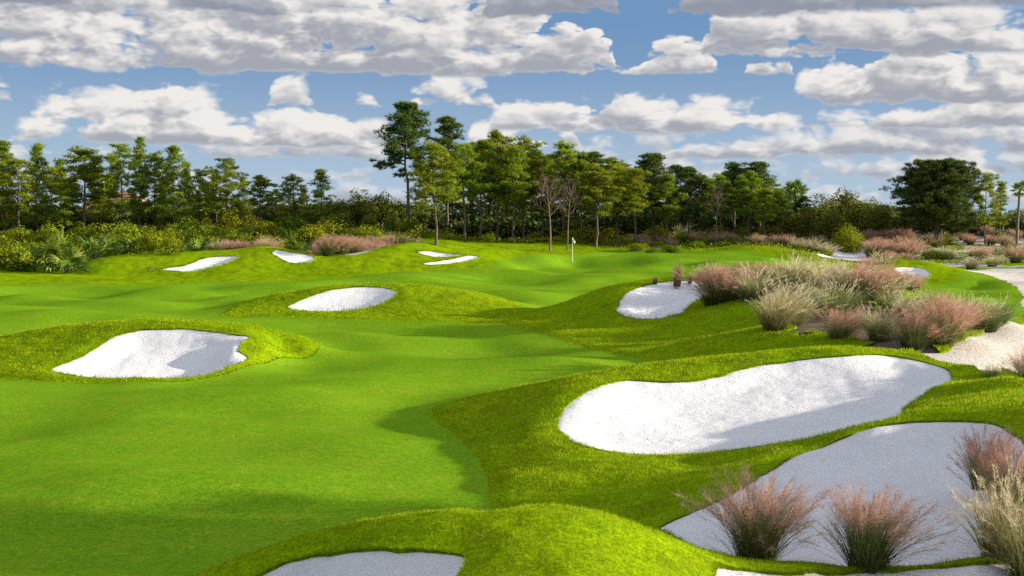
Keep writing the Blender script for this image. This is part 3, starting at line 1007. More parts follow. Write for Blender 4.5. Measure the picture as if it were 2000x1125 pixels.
def pine(seed, H=10.0, base=.42, R=2.0, prof='round', nb=34, tufts=9, r0=.15, needle='needle', lean=0.0, big=1.0, low_stub=4, special=None):
    g = np.random.default_rng(seed)
    T, C = Geo(), Geo()
    n = 12
    hz = np.linspace(0, H * .97, n)
    wob = np.cumsum(g.normal(size=(n, 2)) * .05 * H / 10, axis=0)
    wob -= wob[0]
    pts = np.stack([wob[:, 0] + lean * hz, wob[:, 1], hz], 1)
    pts[0, 2] = -0.25
    rad = r0 * (1 - .86 * (hz / H) ** .9) * (1 + .35 * np.exp(-hz / .35))
    T.tube(pts, rad, 8)

    def on_trunk(h):
        return np.array([np.interp(h, hz, pts[:, 0]), np.interp(h, hz, pts[:, 1]), h])

    cl_c, cl_r, cl_n, cl_d = [], [], [], []
    for k in range(nb):
        f = (k + g.random() * .8) / nb
        h = H * (base + (1 - base) * f * .97)
        if prof == 'round':
            w = (1 - abs(f - .42) ** 2.2 * 2.2) * (1 if f < .9 else .75)
        elif prof == 'cone':
            w = (1 - f) ** .75 * 1.02 + .10
            w *= .55 + .45 * min(1, f * 5)
        elif prof == 'umbrella':
            w = math.sqrt(max(0, 1 - f ** 2.2)) * (.75 + .25 * min(1, f * 4))
        elif prof == 'dome':
            w = math.sqrt(max(0, 1 - f ** 2)) * (.8 + .2 * min(1, f * 4))
        else:
            w = (.45 + .75 * math.sin(math.pi * min(1, f * .9 + .12)))
        L = max(.35, R * w * (.72 + .5 * g.random()))
        az_ = k * 2.39996 + g.normal() * .4
        up = (-.05 + (.75 if prof != 'umbrella' else .35) * f) + g.normal() * .12
        d = unit(np.array([math.cos(az_), math.sin(az_), up]))
        b = bent(on_trunk(h), d, L, 4, .55, g, .09)
        rb_ = r0 * .34 * (1 - .5 * f)
        T.tube(b, np.linspace(rb_, rb_ * .25, 5), 4)
        ncl = max(2, int(L * 2.0))
        for q in range(ncl):
            s = .42 + .6 * (q + .6 * g.random()) / ncl
            i = min(3, int(s * 4))
            c = b[i] + (b[min(i + 1, 4)] - b[i]) * (s * 4 - i)
            off = g.normal(size=3) * np.array([.24, .24, .16]) * L * .55
            tip = c + off
            T.tube(np.array([c, (c + tip) / 2 + [0, 0, -.03], tip]), [rb_ * .3, rb_ * .22, rb_ * .1], 3)
            cl_c.append(tip)
            cl_r.append((.36 + .26 * g.random()) * big * (H / 10) ** .5)
            cl_n.append(int(tufts * (1.3 + 1.0 * g.random())))
            cl_d.append(unit(off + np.array([0, 0, .4])))
    # leader
    for q in range(4):
        cl_c.append(on_trunk(H * (.93 + .02 * q)) + g.normal(size=3) * .08)
        cl_r.append(.2 * big)
        cl_n.append(tufts)
        cl_d.append(np.array([0, 0, 1.0]))
    if special:
        special(g, T, on_trunk, cl_c, cl_r, cl_n, cl_d)
    for k in range(low_stub):
        h = H * (base * (.45 + .5 * g.random()))
        az_ = g.random() * 6.28
        b = bent(on_trunk(h), unit(np.array([math.cos(az_), math.sin(az_), .2])), .3 + .6 * g.random(), 3, .2, g)
        T.tube(b, np.linspace(r0 * .2, .01, 4), 4)
    for c, r, k, dd in zip(cl_c, cl_r, cl_n, cl_d):
        tc_ = c + rand_dirs(k, g) * (r * g.random(k) ** .45)[:, None] * np.array([1.1, 1.1, .5])
        tone0 = np.clip(.45 + g.normal() * .18, 0, 1)
        m_ = 9
        cc = np.repeat(tc_, m_, axis=0)
        dirs = unit(rand_dirs(len(cc), g) + np.repeat(np.broadcast_to(dd, (k, 3)), m_, axis=0) * .5 + np.array([0, 0, .25]))
        C.spikes(cc, dirs, (.24 + .16 * g.random(len(cc))) * big, .052 * big, np.clip(tone0 + np.repeat(g.normal(size=k) * .12, m_), 0, 1), g)
    return T.mesh('pine_trunk', M['bark'], True), C.mesh('pine_crown', M[needle])


def broadleaf(seed, H=6.0, R=2.6, base=.12, n=3600, size=.20, key='oak', lobes=16, stems=3, flat=.85):
    g = np.random.default_rng(seed)
    T, C = Geo(), Geo()
    top = H * (1 - base)
    lc = rand_dirs(lobes, g) * (.62 * g.random(lobes) ** .4)[:, None]
    lc[:, 2] = np.abs(lc[:, 2]) * 1.25 - .12 if key == 'oak' else np.abs(lc[:, 2]) * 1.35 - .42
    cen = np.array([0, 0, H * base + top * .40])
    ext = np.array([R, R, top * .62])
    lr = .30 + .20 * g.random(lobes)
    for k in range(stems):
        az_ = g.random() * 6.28
        b = bent([g.normal() * .1 * R / 2, g.normal() * .1 * R / 2, -.2], unit(np.array([math.cos(az_) * .35, math.sin(az_) * .35, 1])), H * .62, 5, .1, g, .1)
        T.tube(b, np.linspace(.035 * H ** .8, .012, 6), 6)
    for q in range(lobes):
        c = cen + lc[q] * ext
        b = np.array([[0, 0, H * base * .6], (c * .5) + np.array([0, 0, H * .12]), c])
        T.tube(b, [.02 * H ** .7, .014 * H ** .7, .006], 4)
        k = n // lobes
        d = rand_dirs(k, g)
        # leaves sit in sprays on the lobe's skin, with gaps
        spray = np.sin(d[:, 0] * 7 + q) + np.sin(d[:, 1] * 6 + 2 * q) + np.sin(d[:, 2] * 8 + q)
        rr = lr[q] * (1 + .16 * spray) * (.55 + .45 * g.random(k) ** .35)
        p = c + d * rr[:, None] * ext * np.array([1, 1, flat])
        keep = p[:, 2] > .04
        tone = np.clip(.42 + .2 * g.normal() + .13 * g.normal(size=k), 0, 1)
        nr = unit(d + rand_dirs(k, g) * .8 + np.array([0, 0, .3]))
        C.leaves(p[keep], nr[keep], size * (.7 + .6 * g.random(keep.sum())), tone[keep], g)
    return T.mesh('leafy_trunk', M['bark'], True), C.mesh('leafy_crown', M[key])


def bare_tree(seed, H=7.0):
    g = np.random.default_rng(seed)
    T, C = Geo(), Geo()
    tr = bent([0, 0, -.2], [0, 0, 1], H * .8, 8, 0, g, .03)
    T.tube(tr, np.linspace(.085, .02, 9), 7)

    def grow(p, d, L, r, lev, dest):
        b = bent(p, d, L, 4, .25, g, .10)
        dest.tube(b, np.linspace(r, r * .45, 5), 4 if lev < 2 else 3)
        if lev >= 4:
            return
        for k in range(4 if lev < 3 else 3):
            s = .35 + .65 * (k + g.random()) / 4
            i = min(3, int(s * 4))
            c = b[i] + (b[i + 1] - b[i]) * (s * 4 - i)
            grow(c, unit(unit(b[-1] - b[0]) + rand_dirs(1, g)[0] * .75), L * .58, r * .55, lev + 1, C)
    for k in range(13):
        f = k / 13
        h = H * (.42 + .38 * f)
        az_ = k * 2.4
        p = np.array([np.interp(h, tr[:, 2], tr[:, 0]), np.interp(h, tr[:, 2], tr[:, 1]), h])
        grow(p, unit(np.array([math.cos(az_), math.sin(az_), .75 + .5 * f])), H * .17 * (1.15 - .35 * f), .024, 1, C)
    return T.mesh('bare_trunk', M['dead'], True), C.mesh('bare_twigs', M['dead'], True)


def tall_extra(g, T, on_trunk, cc, cr, cn, cd):
    # the long drooping limb low on the left and a thin one on the right
    for p0, d, L, rise, spread in ((5.6, (-1, .15, .42), 2.3, -.75, .42), (5.9, (-.6, -.7, .2), 1.2, -.3, .3), (6.1, (.9, .3, .3), 1.2, -.3, .32), (5.0, (-.85, .5, .1), .8, -.5, .2)):
        b = bent(on_trunk(p0), unit(np.array(d)), L, 6, rise, g, .05)
        T.tube(b, np.linspace(.06, .015, 7), 5)
        for q in range(int(L * 6)):
            s = .45 + .6 * g.random()
            i = min(5, int(s * 6))
            c = b[i] + g.normal(size=3) * np.array([spread, spread, .2]) * .8
            T.tube(np.array([b[i], c]), [.012, .006], 3)
            cc.append(c)
            cr.append(.24)
            cn.append(9)
            cd.append(np.array([0, 0, .6]))


PROTO = {}
for k in range(4):
    PROTO['young', k] = pine(100 + k, 10, .20, 1.75, 'cone', 34, 8, .11, 'needle', low_stub=2)
for k in range(3):
    PROTO['mixed', k] = pine(150 + k, 10, .30, 2.1, 'oval', 30, 9, .12, 'needle', low_stub=4)
for k in range(5):
    PROTO['open', k] = pine(200 + k, 10, .42, 2.0, 'round', 29, 11, .13, 'needle', low_stub=6)
for k in range(3):
    PROTO['dark', k] = pine(250 + k, 10, .40, 2.2, 'dome', 32, 11, .14, 'needle_dark', low_stub=4)
PROTO['tall', 0] = pine(301, 10, .60, 1.9, 'dome', 40, 11, .14, 'needle_dark', low_stub=3, big=.9, special=tall_extra)
PROTO['crownlet', 0] = pine(305, 10, .72, 1.5, 'dome', 30, 10, .12, 'needle_dark', low_stub=2, big=.85)
PROTO['umbrella', 0] = pine(311, 10, .24, 4.6, 'umbrella', 120, 11, .30, 'needle_dark', low_stub=0, big=1.1)
for k in range(5):
    PROTO['oak', k] = broadleaf(400 + k, 6, 2.7, .10, 4200, .22, 'oak', 18, 3)
for k in range(6):
    PROTO['bush', k] = broadleaf(450 + k, 2.2, 1.5, .03, 2600, .115, 'bush', 13, 4)
PROTO['ball', 0] = broadleaf(470, 2.4, 1.5, .0, 5200, .085, 'bush', 34, 4, 1.0)
for k in range(2):
    PROTO['bare', k] = bare_tree(500 + k)
print('protos', time.time() - _T0)
NUM = ['first', 'second', 'third', 'fourth', 'fifth', 'sixth', 'seventh', 'eighth', 'ninth', 'tenth', 'eleventh', 'twelfth', 'thirteenth', 'fourteenth', 'fifteenth',
       'sixteenth', 'seventeenth', 'eighteenth', 'nineteenth', 'twentieth']
TENS = {2: 'twenty', 3: 'thirty', 4: 'forty', 5: 'fifty', 6: 'sixty', 7: 'seventy', 8: 'eighty', 9: 'ninety'}
TENTH = {3: 'thirtieth', 4: 'fortieth', 5: 'fiftieth', 6: 'sixtieth', 7: 'seventieth', 8: 'eightieth', 9: 'ninetieth'}


def ordinal(i):
    """0 -> first"""
    n = i + 1
    if n <= 20:
        return NUM[i]
    if n % 10 == 0:
        return TENTH[n // 10]
    return TENS[n // 10] + '-' + NUM[n % 10 - 1]


def spot(px, d):
    x = (px - 1000.0) / F * d
    return x, d, float(ground(np.array([x]), np.array([d]))[0])


def put_tree(name, proto, H0, px, d, top_py, wide, label, cat, group, rz=None, sink=0.0):
    x, y, z = spot(px, d)
    H = 5.5 + (428.0 - top_py) / F * d - z
    o = new_obj(name, None, loc=(x, y, z - sink))
    o.empty_display_size = .3
    o.rotation_euler = (0, 0, random.random() * 6.28 if rz is None else rz)
    s = H / H0
    o.scale = (s * wide, s * wide, s)
    a, b = proto
    new_obj('trunk', a, o)
    new_obj('crown', b, o)
    tag(o, label, cat, group)
    return o


def place_row(rows, fmt, cat, name, group, H0=10.0):
    rows = sorted(rows, key=lambda r: r[0])
    for i, (px, top, d, kind, var, wide) in enumerate(rows):
        put_tree(name, PROTO[kind, var], H0, px, d, top, wide * (1.35 if cat == 'pine tree' else 1.0), fmt.format(ordinal(i)), cat, group)


LEFT = [(8, 278, 150, 'young', 0, .95), (38, 314, 147, 'open', 1, .95), (75, 283, 151, 'young', 1, .8), (104, 330, 156, 'mixed', 0, 1), (122, 312, 158, 'young', 2, .8), (166, 295, 150, 'open', 0, 1.15),
        (196, 332, 156, 'mixed', 1, .8), (240, 287, 149, 'mixed', 2, .75), (272, 270, 151, 'young', 3, .62), (303, 303, 153, 'mixed', 0, .8), (343, 287, 148, 'young', 0, 1.0), (362, 318, 154, 'young', 2, .8),
        (389, 336, 152, 'mixed', 1, .8), (424, 345, 156, 'open', 2, .8), (445, 314, 149, 'mixed', 2, .95), (476, 348, 155, 'young', 1, .8), (508, 347, 151, 'open', 3, 1.05), (575, 345, 152, 'mixed', 0, .9),
        (596, 372, 158, 'young', 3, .9), (630, 332, 150, 'young', 2, 1.1), (-30, 300, 152, 'mixed', 1, 1), (-70, 285, 150, 'young', 3, 1), (140, 345, 160, 'young', 3, 1), (215, 350, 161, 'mixed', 1, .9),
        (325, 345, 160, 'young', 1, 1.0), (405, 362, 161, 'mixed', 2, 1.0), (540, 372, 160, 'mixed', 2, .9)]
place_row(LEFT, 'young pine in the tree line behind the palmetto scrub, {} from left', 'pine tree', 'pine_tree', 'pines in the left tree line')
put_tree('pine_tree', PROTO['tall', 0], 10, 800, 152, 210, 1.15, 'tallest pine of all, with one long limb drooping low on its left', 'pine tree', 'tall pines', rz=0.0)
put_tree('pine_tree', PROTO['crownlet', 0], 10, 872, 160, 236, 1.05, 'tall pine with a small round crown just right of the tallest pine', 'pine tree', 'tall pines', rz=1.0)
MID = [(852, 285, 140, 'open', 0, .95), (908, 285, 146, 'open', 1, .85), (938, 280, 149, 'open', 2, .8), (970, 264, 151, 'open', 3, .72), (1004, 292, 148, 'open', 4, .8), (1022, 277, 153, 'mixed', 0, .9),
       (1060, 305, 154, 'open', 1, .9), (1100, 284, 151, 'open', 0, .8), (1136, 318, 150, 'open', 2, .85), (1163, 330, 146, 'open', 3, 1.15), (1206, 330, 150, 'open', 4, .95), (1240, 332, 148, 'open', 1, 1.0),
       (1278, 303, 152, 'dark', 0, 1.0), (1302, 345, 150, 'open', 2, .9), (1345, 330, 153, 'dark', 1, .95), (1408, 345, 152, 'open', 0, .9), (1432, 320, 156, 'dark', 2, .9), (1464, 340, 152, 'open', 3, .9),
       (1484, 319, 155, 'dark', 0, .95), (1518, 378, 152, 'open', 4, 1.05), (1492, 372, 148, 'open', 2, .9), (1570, 385, 158, 'dark', 1, 1.1)]
place_row(MID, 'pine with a bare lower trunk in the middle wood edge, {} from left', 'pine tree', 'pine_tree', 'pines along the middle wood edge')
BACK = [(885, 300, 164, 'open', 2, 1.0), (922, 296, 168, 'mixed', 1, 1.1), (955, 290, 170, 'dark', 1, .9), (990, 300, 168, 'open', 4, 1), (1040, 300, 166, 'dark', 2, .9), (1080, 312, 168, 'mixed', 2, 1), (1122, 305, 170, 'dark', 0, .9),
        (1160, 302, 168, 'dark', 1, 1.1), (1195, 315, 170, 'open', 3, 1.1), (1225, 335, 166, 'mixed', 0, 1.1), (1256, 318, 170, 'dark', 2, 1), (1316, 325, 172, 'dark', 0, 1.05), (1372, 345, 170, 'dark', 1, 1.1), (1388, 352, 166, 'mixed', 1, 1),
        (1455, 330, 172, 'dark', 2, 1.1), (1505, 352, 170, 'mixed', 2, 1.1), (832, 318, 160, 'mixed', 0, 1.0), (1420, 338, 172, 'open', 4, 1)]
place_row(BACK, 'dark pine standing behind the middle wood edge, {} from left', 'pine tree', 'pine_tree', 'pines behind the wood edge')
put_tree('pine_tree', PROTO['umbrella', 0], 10, 1828, 150, 319, 1.15, 'broad dark pine with a domed crown on the right dunes', 'pine tree', None, rz=.4)
put_tree('pine_tree', PROTO['mixed', 1], 10, 1924, 152, 343, .95, 'ragged pine just right of the broad domed pine', 'pine tree', None)
put_tree('pine_tree', PROTO['young', 2], 10, 1952, 158, 356, 1.3, 'bushy pine between the ragged pine and the right edge palm', 'pine tree', None)
put_tree('pine_tree', PROTO['dark', 1], 10, 2035, 156, 372, 1.1, 'low dark pine at the right edge behind the palm', 'pine tree', None)
put_tree('bare_tree', PROTO['bare', 0], 6.9, 1074, 141, 330, 1.15, 'leafless pinkish grey tree in front of the wood, left one', 'bare tree', 'leafless trees')
put_tree('bare_tree', PROTO['bare', 1], 6.9, 1108, 143, 340, 1.0, 'leafless pinkish grey tree in front of the wood, right of its twin', 'bare tree', 'leafless trees')
put_tree('bare_tree', PROTO['bare', 1], 6.9, 1398, 147, 352, .8, 'thin brown leafless tree near the dune crest', 'bare tree', 'leafless trees')
OAKS = [(655, 380, 155, 'oak', 0, 1.1), (700, 366, 156, 'oak', 1, 1.2), (742, 370, 158, 'oak', 2, 1.2), (775, 378, 160, 'oak', 3, 1.1), (600, 402, 150, 'oak', 4, .8), (670, 402, 146, 'oak', 2, .9), (548, 385, 165, 'oak', 1, 1.0),
        (720, 410, 148, 'oak', 0, .9), (765, 415, 146, 'oak', 4, .8), (480, 400, 158, 'oak', 3, .9), (290, 392, 165, 'oak', 4, 1.1), (355, 398, 160, 'oak', 0, 1.0), (100, 395, 162, 'oak', 2, 1), (180, 392, 164, 'oak', 1, 1), (30, 390, 162, 'oak', 3, 1)]
place_row(OAKS, 'bushy dark oak filling the wood left of the tallest pine, {} from left', 'oak tree', 'oak_tree', 'oaks left of the tallest pine', 6.0)
OAKS2 = [(1605, 375, 158, 'oak', 1, 1.1), (1648, 362, 162, 'oak', 2, 1.0), (1682, 372, 158, 'oak', 3, 1.0), (1712, 384, 154, 'oak', 0, 1.0), (1575, 398, 152, 'oak', 4, .9), (1625, 400, 148, 'oak', 0, .9), (1738, 405, 165, 'oak', 2, .8),
         (1545, 402, 156, 'oak', 3, .9), (1780, 400, 175, 'oak', 1, .9), (1890, 395, 170, 'oak', 4, .9), (1980, 398, 172, 'oak', 0, 1.0)]
place_row(OAKS2, 'bushy olive oak in the wood right of the pines, {} from left', 'oak tree', 'oak_tree', 'oaks right of the pines', 6.0)
for px, top, d, w, lab in [(1660, 425, 143, .80, 'bright round yellow green bush in front of the right oaks')]:
    put_tree('bush', PROTO['ball', 0], 1.75, px, d, top, w, lab, 'bush', None, sink=.75)

# pines beyond the right edge; only their long shadows reach the picture
for k, (x_, y_, h_) in enumerate([(41, 22.6, 10.5), (47, 23.6, 12), (44, 25.2, 11), (53, 22.9, 12.5)]):
    o = new_obj('pine_tree', None, loc=(x_, y_, float(ground(np.array([x_]), np.array([y_]))[0])))
    o.scale = (h_ / 10 * 1.3, h_ / 10 * 1.3, h_ / 10)
    new_obj('trunk', PROTO['open', k][0], o)
    new_obj('crown', PROTO['open', k][1], o)
    tag(o, 'pine just outside the right edge, throwing its shadow across the front, {} from left'.format(ordinal([0, 2, 1, 3][k])), 'pine tree', 'pines beyond the right edge')

# understorey bushes and the left scrub, each a plant of its own
g3 = np.random.default_rng(33)
brow = []
for k in range(40):
    px = -60 + 880 * (k + g3.random() * .9) / 40
    d = 122 + 24 * g3.random() + (8 if px > 480 else 0)
    if px < 150:
        d = 116 + 24 * g3.random()
    x, y, z = spot(px, d)
    top = 428 - (z + 1.7 + 1.7 * g3.random() - 5.5) * F / d
    brow.append((px, top, d, 'bush', k % 6, .8 + .5 * g3.random()))
brow += [(330, 448, 120, 'bush', 2, 1.0), (20, 470, 116, 'bush', 3, 1.1), (-10, 452, 120, 'bush', 5, 1.2)]
place_row(brow, 'leafy yellow green bush in the scrub at far left, {} from left', 'bush', 'bush', 'bushes in the left scrub', 2.1)
brow = []
for k in range(26):
    px = 830 + 720 * (k + g3.random() * .9) / 26
    d = 150 + 14 * g3.random()
    x, y, z = spot(px, d)
    top = 428 - (z + 1.0 + 1.5 * g3.random() - 5.5) * F / d
    brow.append((px, top, d, 'bush', k % 6, 1.1 + .5 * g3.random()))
place_row(brow, 'low bush among the pine trunks of the middle wood, {} from left', 'bush', 'bush', 'bushes among the middle pines', 2.1)
brow = []
for k in range(22):
    px = 1230 + 800 * (k + g3.random() * .9) / 22
    d = 130 + 32 * g3.random()
    x, y, z = spot(px, d)
    top = 428 - (z + .5 + .8 * g3.random() - 5.5) * F / d
    brow.append((px, top, d, 'bush', k % 6, 1.5 + .9 * g3.random()))
place_row(brow, 'low green shrub spreading on the far right dunes, {} from left', 'bush', 'bush', 'shrubs on the right dunes', 2.1)


# masses nobody could count
def leaf_mass(name, key, n, zone, hfun, size, seed, label, cat):
    g = np.random.default_rng(seed)
    px = zone[0] + (zone[1] - zone[0]) * g.random(n)
    d = zone[2] + (zone[3] - zone[2]) * g.random(n)
    x = (px - 1000) / F * d
    z = ground(x, d)
    hh = hfun(x, d)
    # leaves gather in sprays
    f = g.random(n) ** .55
    cl = vnoise(x * .9, d * .9, 5) + .6 * vnoise(x * 2.1, f * hh * 1.8, 6)
    keep = (cl > -.35) & (f_fair(x, d) < -.5) & (d > 0)
    for q in bunker_poly:
        keep &= sdf(x, d, q, 1.0) < -.3
    if name == 'scrub':
        keep &= (d > 124 + 14 * sstep(px, 180, 260)) & ((px < 560) | (d > 141))
    p = np.stack([x, d, z + f * hh], 1)[keep]
    G = Geo()
    nr = unit(rand_dirs(len(p), g) + np.array([.2, -.3, .5]))
    tone = np.clip(.45 + .3 * vnoise(p[:, 0] * .5, p[:, 1] * .5, 9) + .12 * g.normal(size=len(p)), 0, 1)
    G.leaves(p, nr, size * (.6 + .8 * g.random(len(p))), tone, g)
    return tag(new_obj(name, G.mesh(name, M[key])), label, cat, kind='stuff')


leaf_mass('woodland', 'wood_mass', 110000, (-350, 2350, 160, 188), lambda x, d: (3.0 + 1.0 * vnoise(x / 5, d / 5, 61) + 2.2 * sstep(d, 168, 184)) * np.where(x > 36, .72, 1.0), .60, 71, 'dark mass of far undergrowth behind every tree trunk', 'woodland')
leaf_mass('scrub', 'scrub', 42000, (-300, 830, 121, 158), lambda x, d: 1.0 + .7 * vnoise(x / 3, d / 3, 62) + .25 * vnoise(x, d, 63), .22, 72, 'low tangled scrub between the palmettos at far left', 'scrub')
leaf_mass('undergrowth', 'scrub', 16000, (830, 1580, 147, 162), lambda x, d: .5 + .4 * vnoise(x / 3, d / 3, 64), .22, 73, 'low undergrowth along the foot of the middle wood', 'undergrowth')
leaf_mass('dune_plants', 'scrub', 22000, (1180, 2200, 124, 176), lambda x, d: np.maximum(.05, .35 * vnoise(x / 3.5, d / 4, 65) + .18), .17, 74, 'low creeping plants over the far right dunes', 'ground cover')


# ------------------------------------------------------------------ palms
def fan_leaf(seed, L=.62, seg=13, stalk=.55):
    """fan leaf: stalk along +Z from the origin, pointed segments at its end"""
    g = np.random.default_rng(seed)
    G = Geo()
    G.tube(np.array([[0, 0, 0], [.03, 0, stalk * .5], [.10, 0, stalk]]), [.013, .011, .009], 4)
    c = np.array([.10, 0, stalk])
    a = np.linspace(-1.9, 1.9, seg)
    for k, q in enumerate(a):
        l = L * (1 - .12 * abs(q)) * (.92 + .16 * g.random())
        d = unit(np.array([.30 + .08 * g.normal(), math.sin(q), math.cos(q) * .95]))
        side = unit(np.cross(d, np.array([1.0, 0, .2]))) * .045
        midp = c + d * l * .5 + np.array([.03, 0, 0])
        tip = c + d * l + np.array([.10 + .04 * g.normal(), 0, -.03])
        V = np.array([c, midp - side, midp + side, tip])
        G.add(V, [[0, 1, 2], [1, 3, 2]], np.clip(.45 + .2 * g.normal() + np.array([0, 0, 0, .25]), 0, 1))
    return G.mesh('fan_leaf', M['frond'])


FANS = [fan_leaf(600 + k) for k in range(4)]


def fronds(parent, n, g, lo=.15, hi=1.2, s=1.0, z0=0.0, jit=.15):
    for k in range(n):
        f = new_obj('frond', FANS[k % 4], parent)
        az_ = k * 2.4 + g.normal() * .3
        tilt = lo + (hi - lo) * g.random()
        f.rotation_euler = (0, tilt, az_)
        f.location = (g.normal() * jit, g.normal() * jit, z0)
        q = s * (.8 + .45 * g.random())
        f.scale = (q, q, q)


def palmetto(px, d, s, label, g):
    x, y, z = spot(px, d)
    o = new_obj('saw_palmetto', None, loc=(x, y, z))
    G = Geo()
    for k in range(3):
        b = bent([0, 0, -.1], unit(np.array([g.normal(), g.normal(), .8])), .5, 3, .6, g)
        G.tube(b, [.07, .07, .06, .05], 6)
    new_obj('stem', G.mesh('palmetto_stem', M['palm_bark'], True), o)
    fronds(o, 17, g, .1, 1.25, 1.15, .12, .22)
    o.scale = (s, s, s)
    tag(o, label, 'palmetto', 'saw palmettos in the left scrub')


pals = []
for k in range(26):
    px = -20 + 660 * (k + g3.random() * .9) / 26
    d = (115 if px < 130 else 126) + 16 * g3.random()
    if px > 200:
        d += 4
    pals.append((px, d, 1.15 + .5 * g3.random()))
pals += [(120, 119, 1.9), (185, 121, 1.7), (395, 128, 1.6), (270, 124, 1.6), (735, 140, 1.4), (770, 142, 1.4), (690, 139, 1.3)]
for i, (px, d, s) in enumerate(sorted(pals)):
    palmetto(px, d, s, 'fan leaved saw palmetto in the scrub at left, {} from left'.format(ordinal(i)), g3)


def cabbage_palm(px, d, top, label, nf, s, droop):
    x, y, z = spot(px, d)
    H = 5.5 + (428 - top) / F * d - z - .7
    o = new_obj('cabbage_palm', None, loc=(x, y, z))
    g = np.random.default_rng(int(px))
    G = Geo()
    tr = bent([0, 0, -.2], [0, 0, 1], H, 8, 0, g, .02)
    G.tube(tr, np.linspace(.17, .13, 9), 8)
    new_obj('trunk', G.mesh('palm_trunk', M['palm_bark'], True), o)
    n0 = len(o.children)
    for k in range(nf):
        f = new_obj('frond', FANS[k % 4], o)
        f.rotation_euler = (0, .1 + droop * (k / nf) + g.normal() * .1, k * 2.4)
        f.location = tr[-1] - np.array([0, 0, .12])
        q = s * (.9 + .3 * g.random())
        f.scale = (q, q, q)
    tag(o, label, 'palm')


cabbage_palm(1985, 150, 352, 'slim palm with a spiky head at the right edge', 26, 1.0, 2.1)
cabbage_palm(1563, 160, 358, 'bright green palm rising over the wood right of the pines', 26, 1.45, 1.9)
cabbage_palm(1552, 163, 366, 'lower palm just left of the bright green palm', 20, 1.2, 1.9)
print('trees', time.time() - _T0)


# ------------------------------------------------------------------ ornamental grass clumps
def blade_set(G, g, n, L, base_r, spread, bend, lean, width, lev=5, tone0=0.0, tone1=1.0, stiff=1.6):
    a = g.random(n) * 6.2832
    rb_ = base_r * np.sqrt(g.random(n))
    p0 = np.stack([np.cos(a) * rb_, np.sin(a) * rb_, np.full(n, -.03)], 1)
    a2 = a + g.normal(size=n) * .7
    out = np.stack([np.cos(a2), np.sin(a2), np.zeros(n)], 1)
    tilt = np.abs(g.normal(size=n)) * spread * (.45 + .8 * rb_ / base_r)
    ln = L * (.55 + .5 * g.random(n))
    bd = bend * (.3 + g.random(n))
    t = np.linspace(0, 1, lev)
    ang = tilt[:, None] + bd[:, None] * t[None] ** stiff
    st = ln[:, None] / (lev - 1)
    hor = np.cumsum(np.concatenate([np.zeros((n, 1)), np.sin(ang[:, 1:]) * st], 1), 1)
    ver = np.cumsum(np.concatenate([np.zeros((n, 1)), np.cos(ang[:, 1:]) * st], 1), 1)
    P = p0[:, None] + out[:, None] * hor[..., None]
    P[..., 2] += ver
    P[..., 0] += lean * ln[:, None] * t[None] ** 1.7
    side = np.stack([-np.sin(a2 + .5 * g.normal(size=n)), np.cos(a2), .2 * g.normal(size=n)], 1)
    w = width * (.6 + .8 * g.random(n))
    prof = np.sqrt(1 - t[:-1] ** 1.5)
    Lf = P[:, :-1] - side[:, None] * (w[:, None] * prof[None])[..., None] / 2
    Rt = P[:, :-1] + side[:, None] * (w[:, None] * prof[None])[..., None] / 2
    V = np.concatenate([np.stack([Lf, Rt], 2).reshape(n, -1, 3), P[:, -1:]], 1)
    k = 2 * (lev - 1)
    f = []
    for i in range(lev - 2):
        b = 2 * i
        f += [[b, b + 1, b + 3], [b, b + 3, b + 2]]
    f.append([k - 2, k - 1, k])
    f = np.array(f)
    F_ = (np.arange(n)[:, None, None] * (k + 1) + f[None]).reshape(-1, 3)
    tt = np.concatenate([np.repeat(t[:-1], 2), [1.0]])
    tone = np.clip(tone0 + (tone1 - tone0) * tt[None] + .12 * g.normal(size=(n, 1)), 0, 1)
    G.add(V.reshape(-1, 3), F_, tone.ravel())
    return P


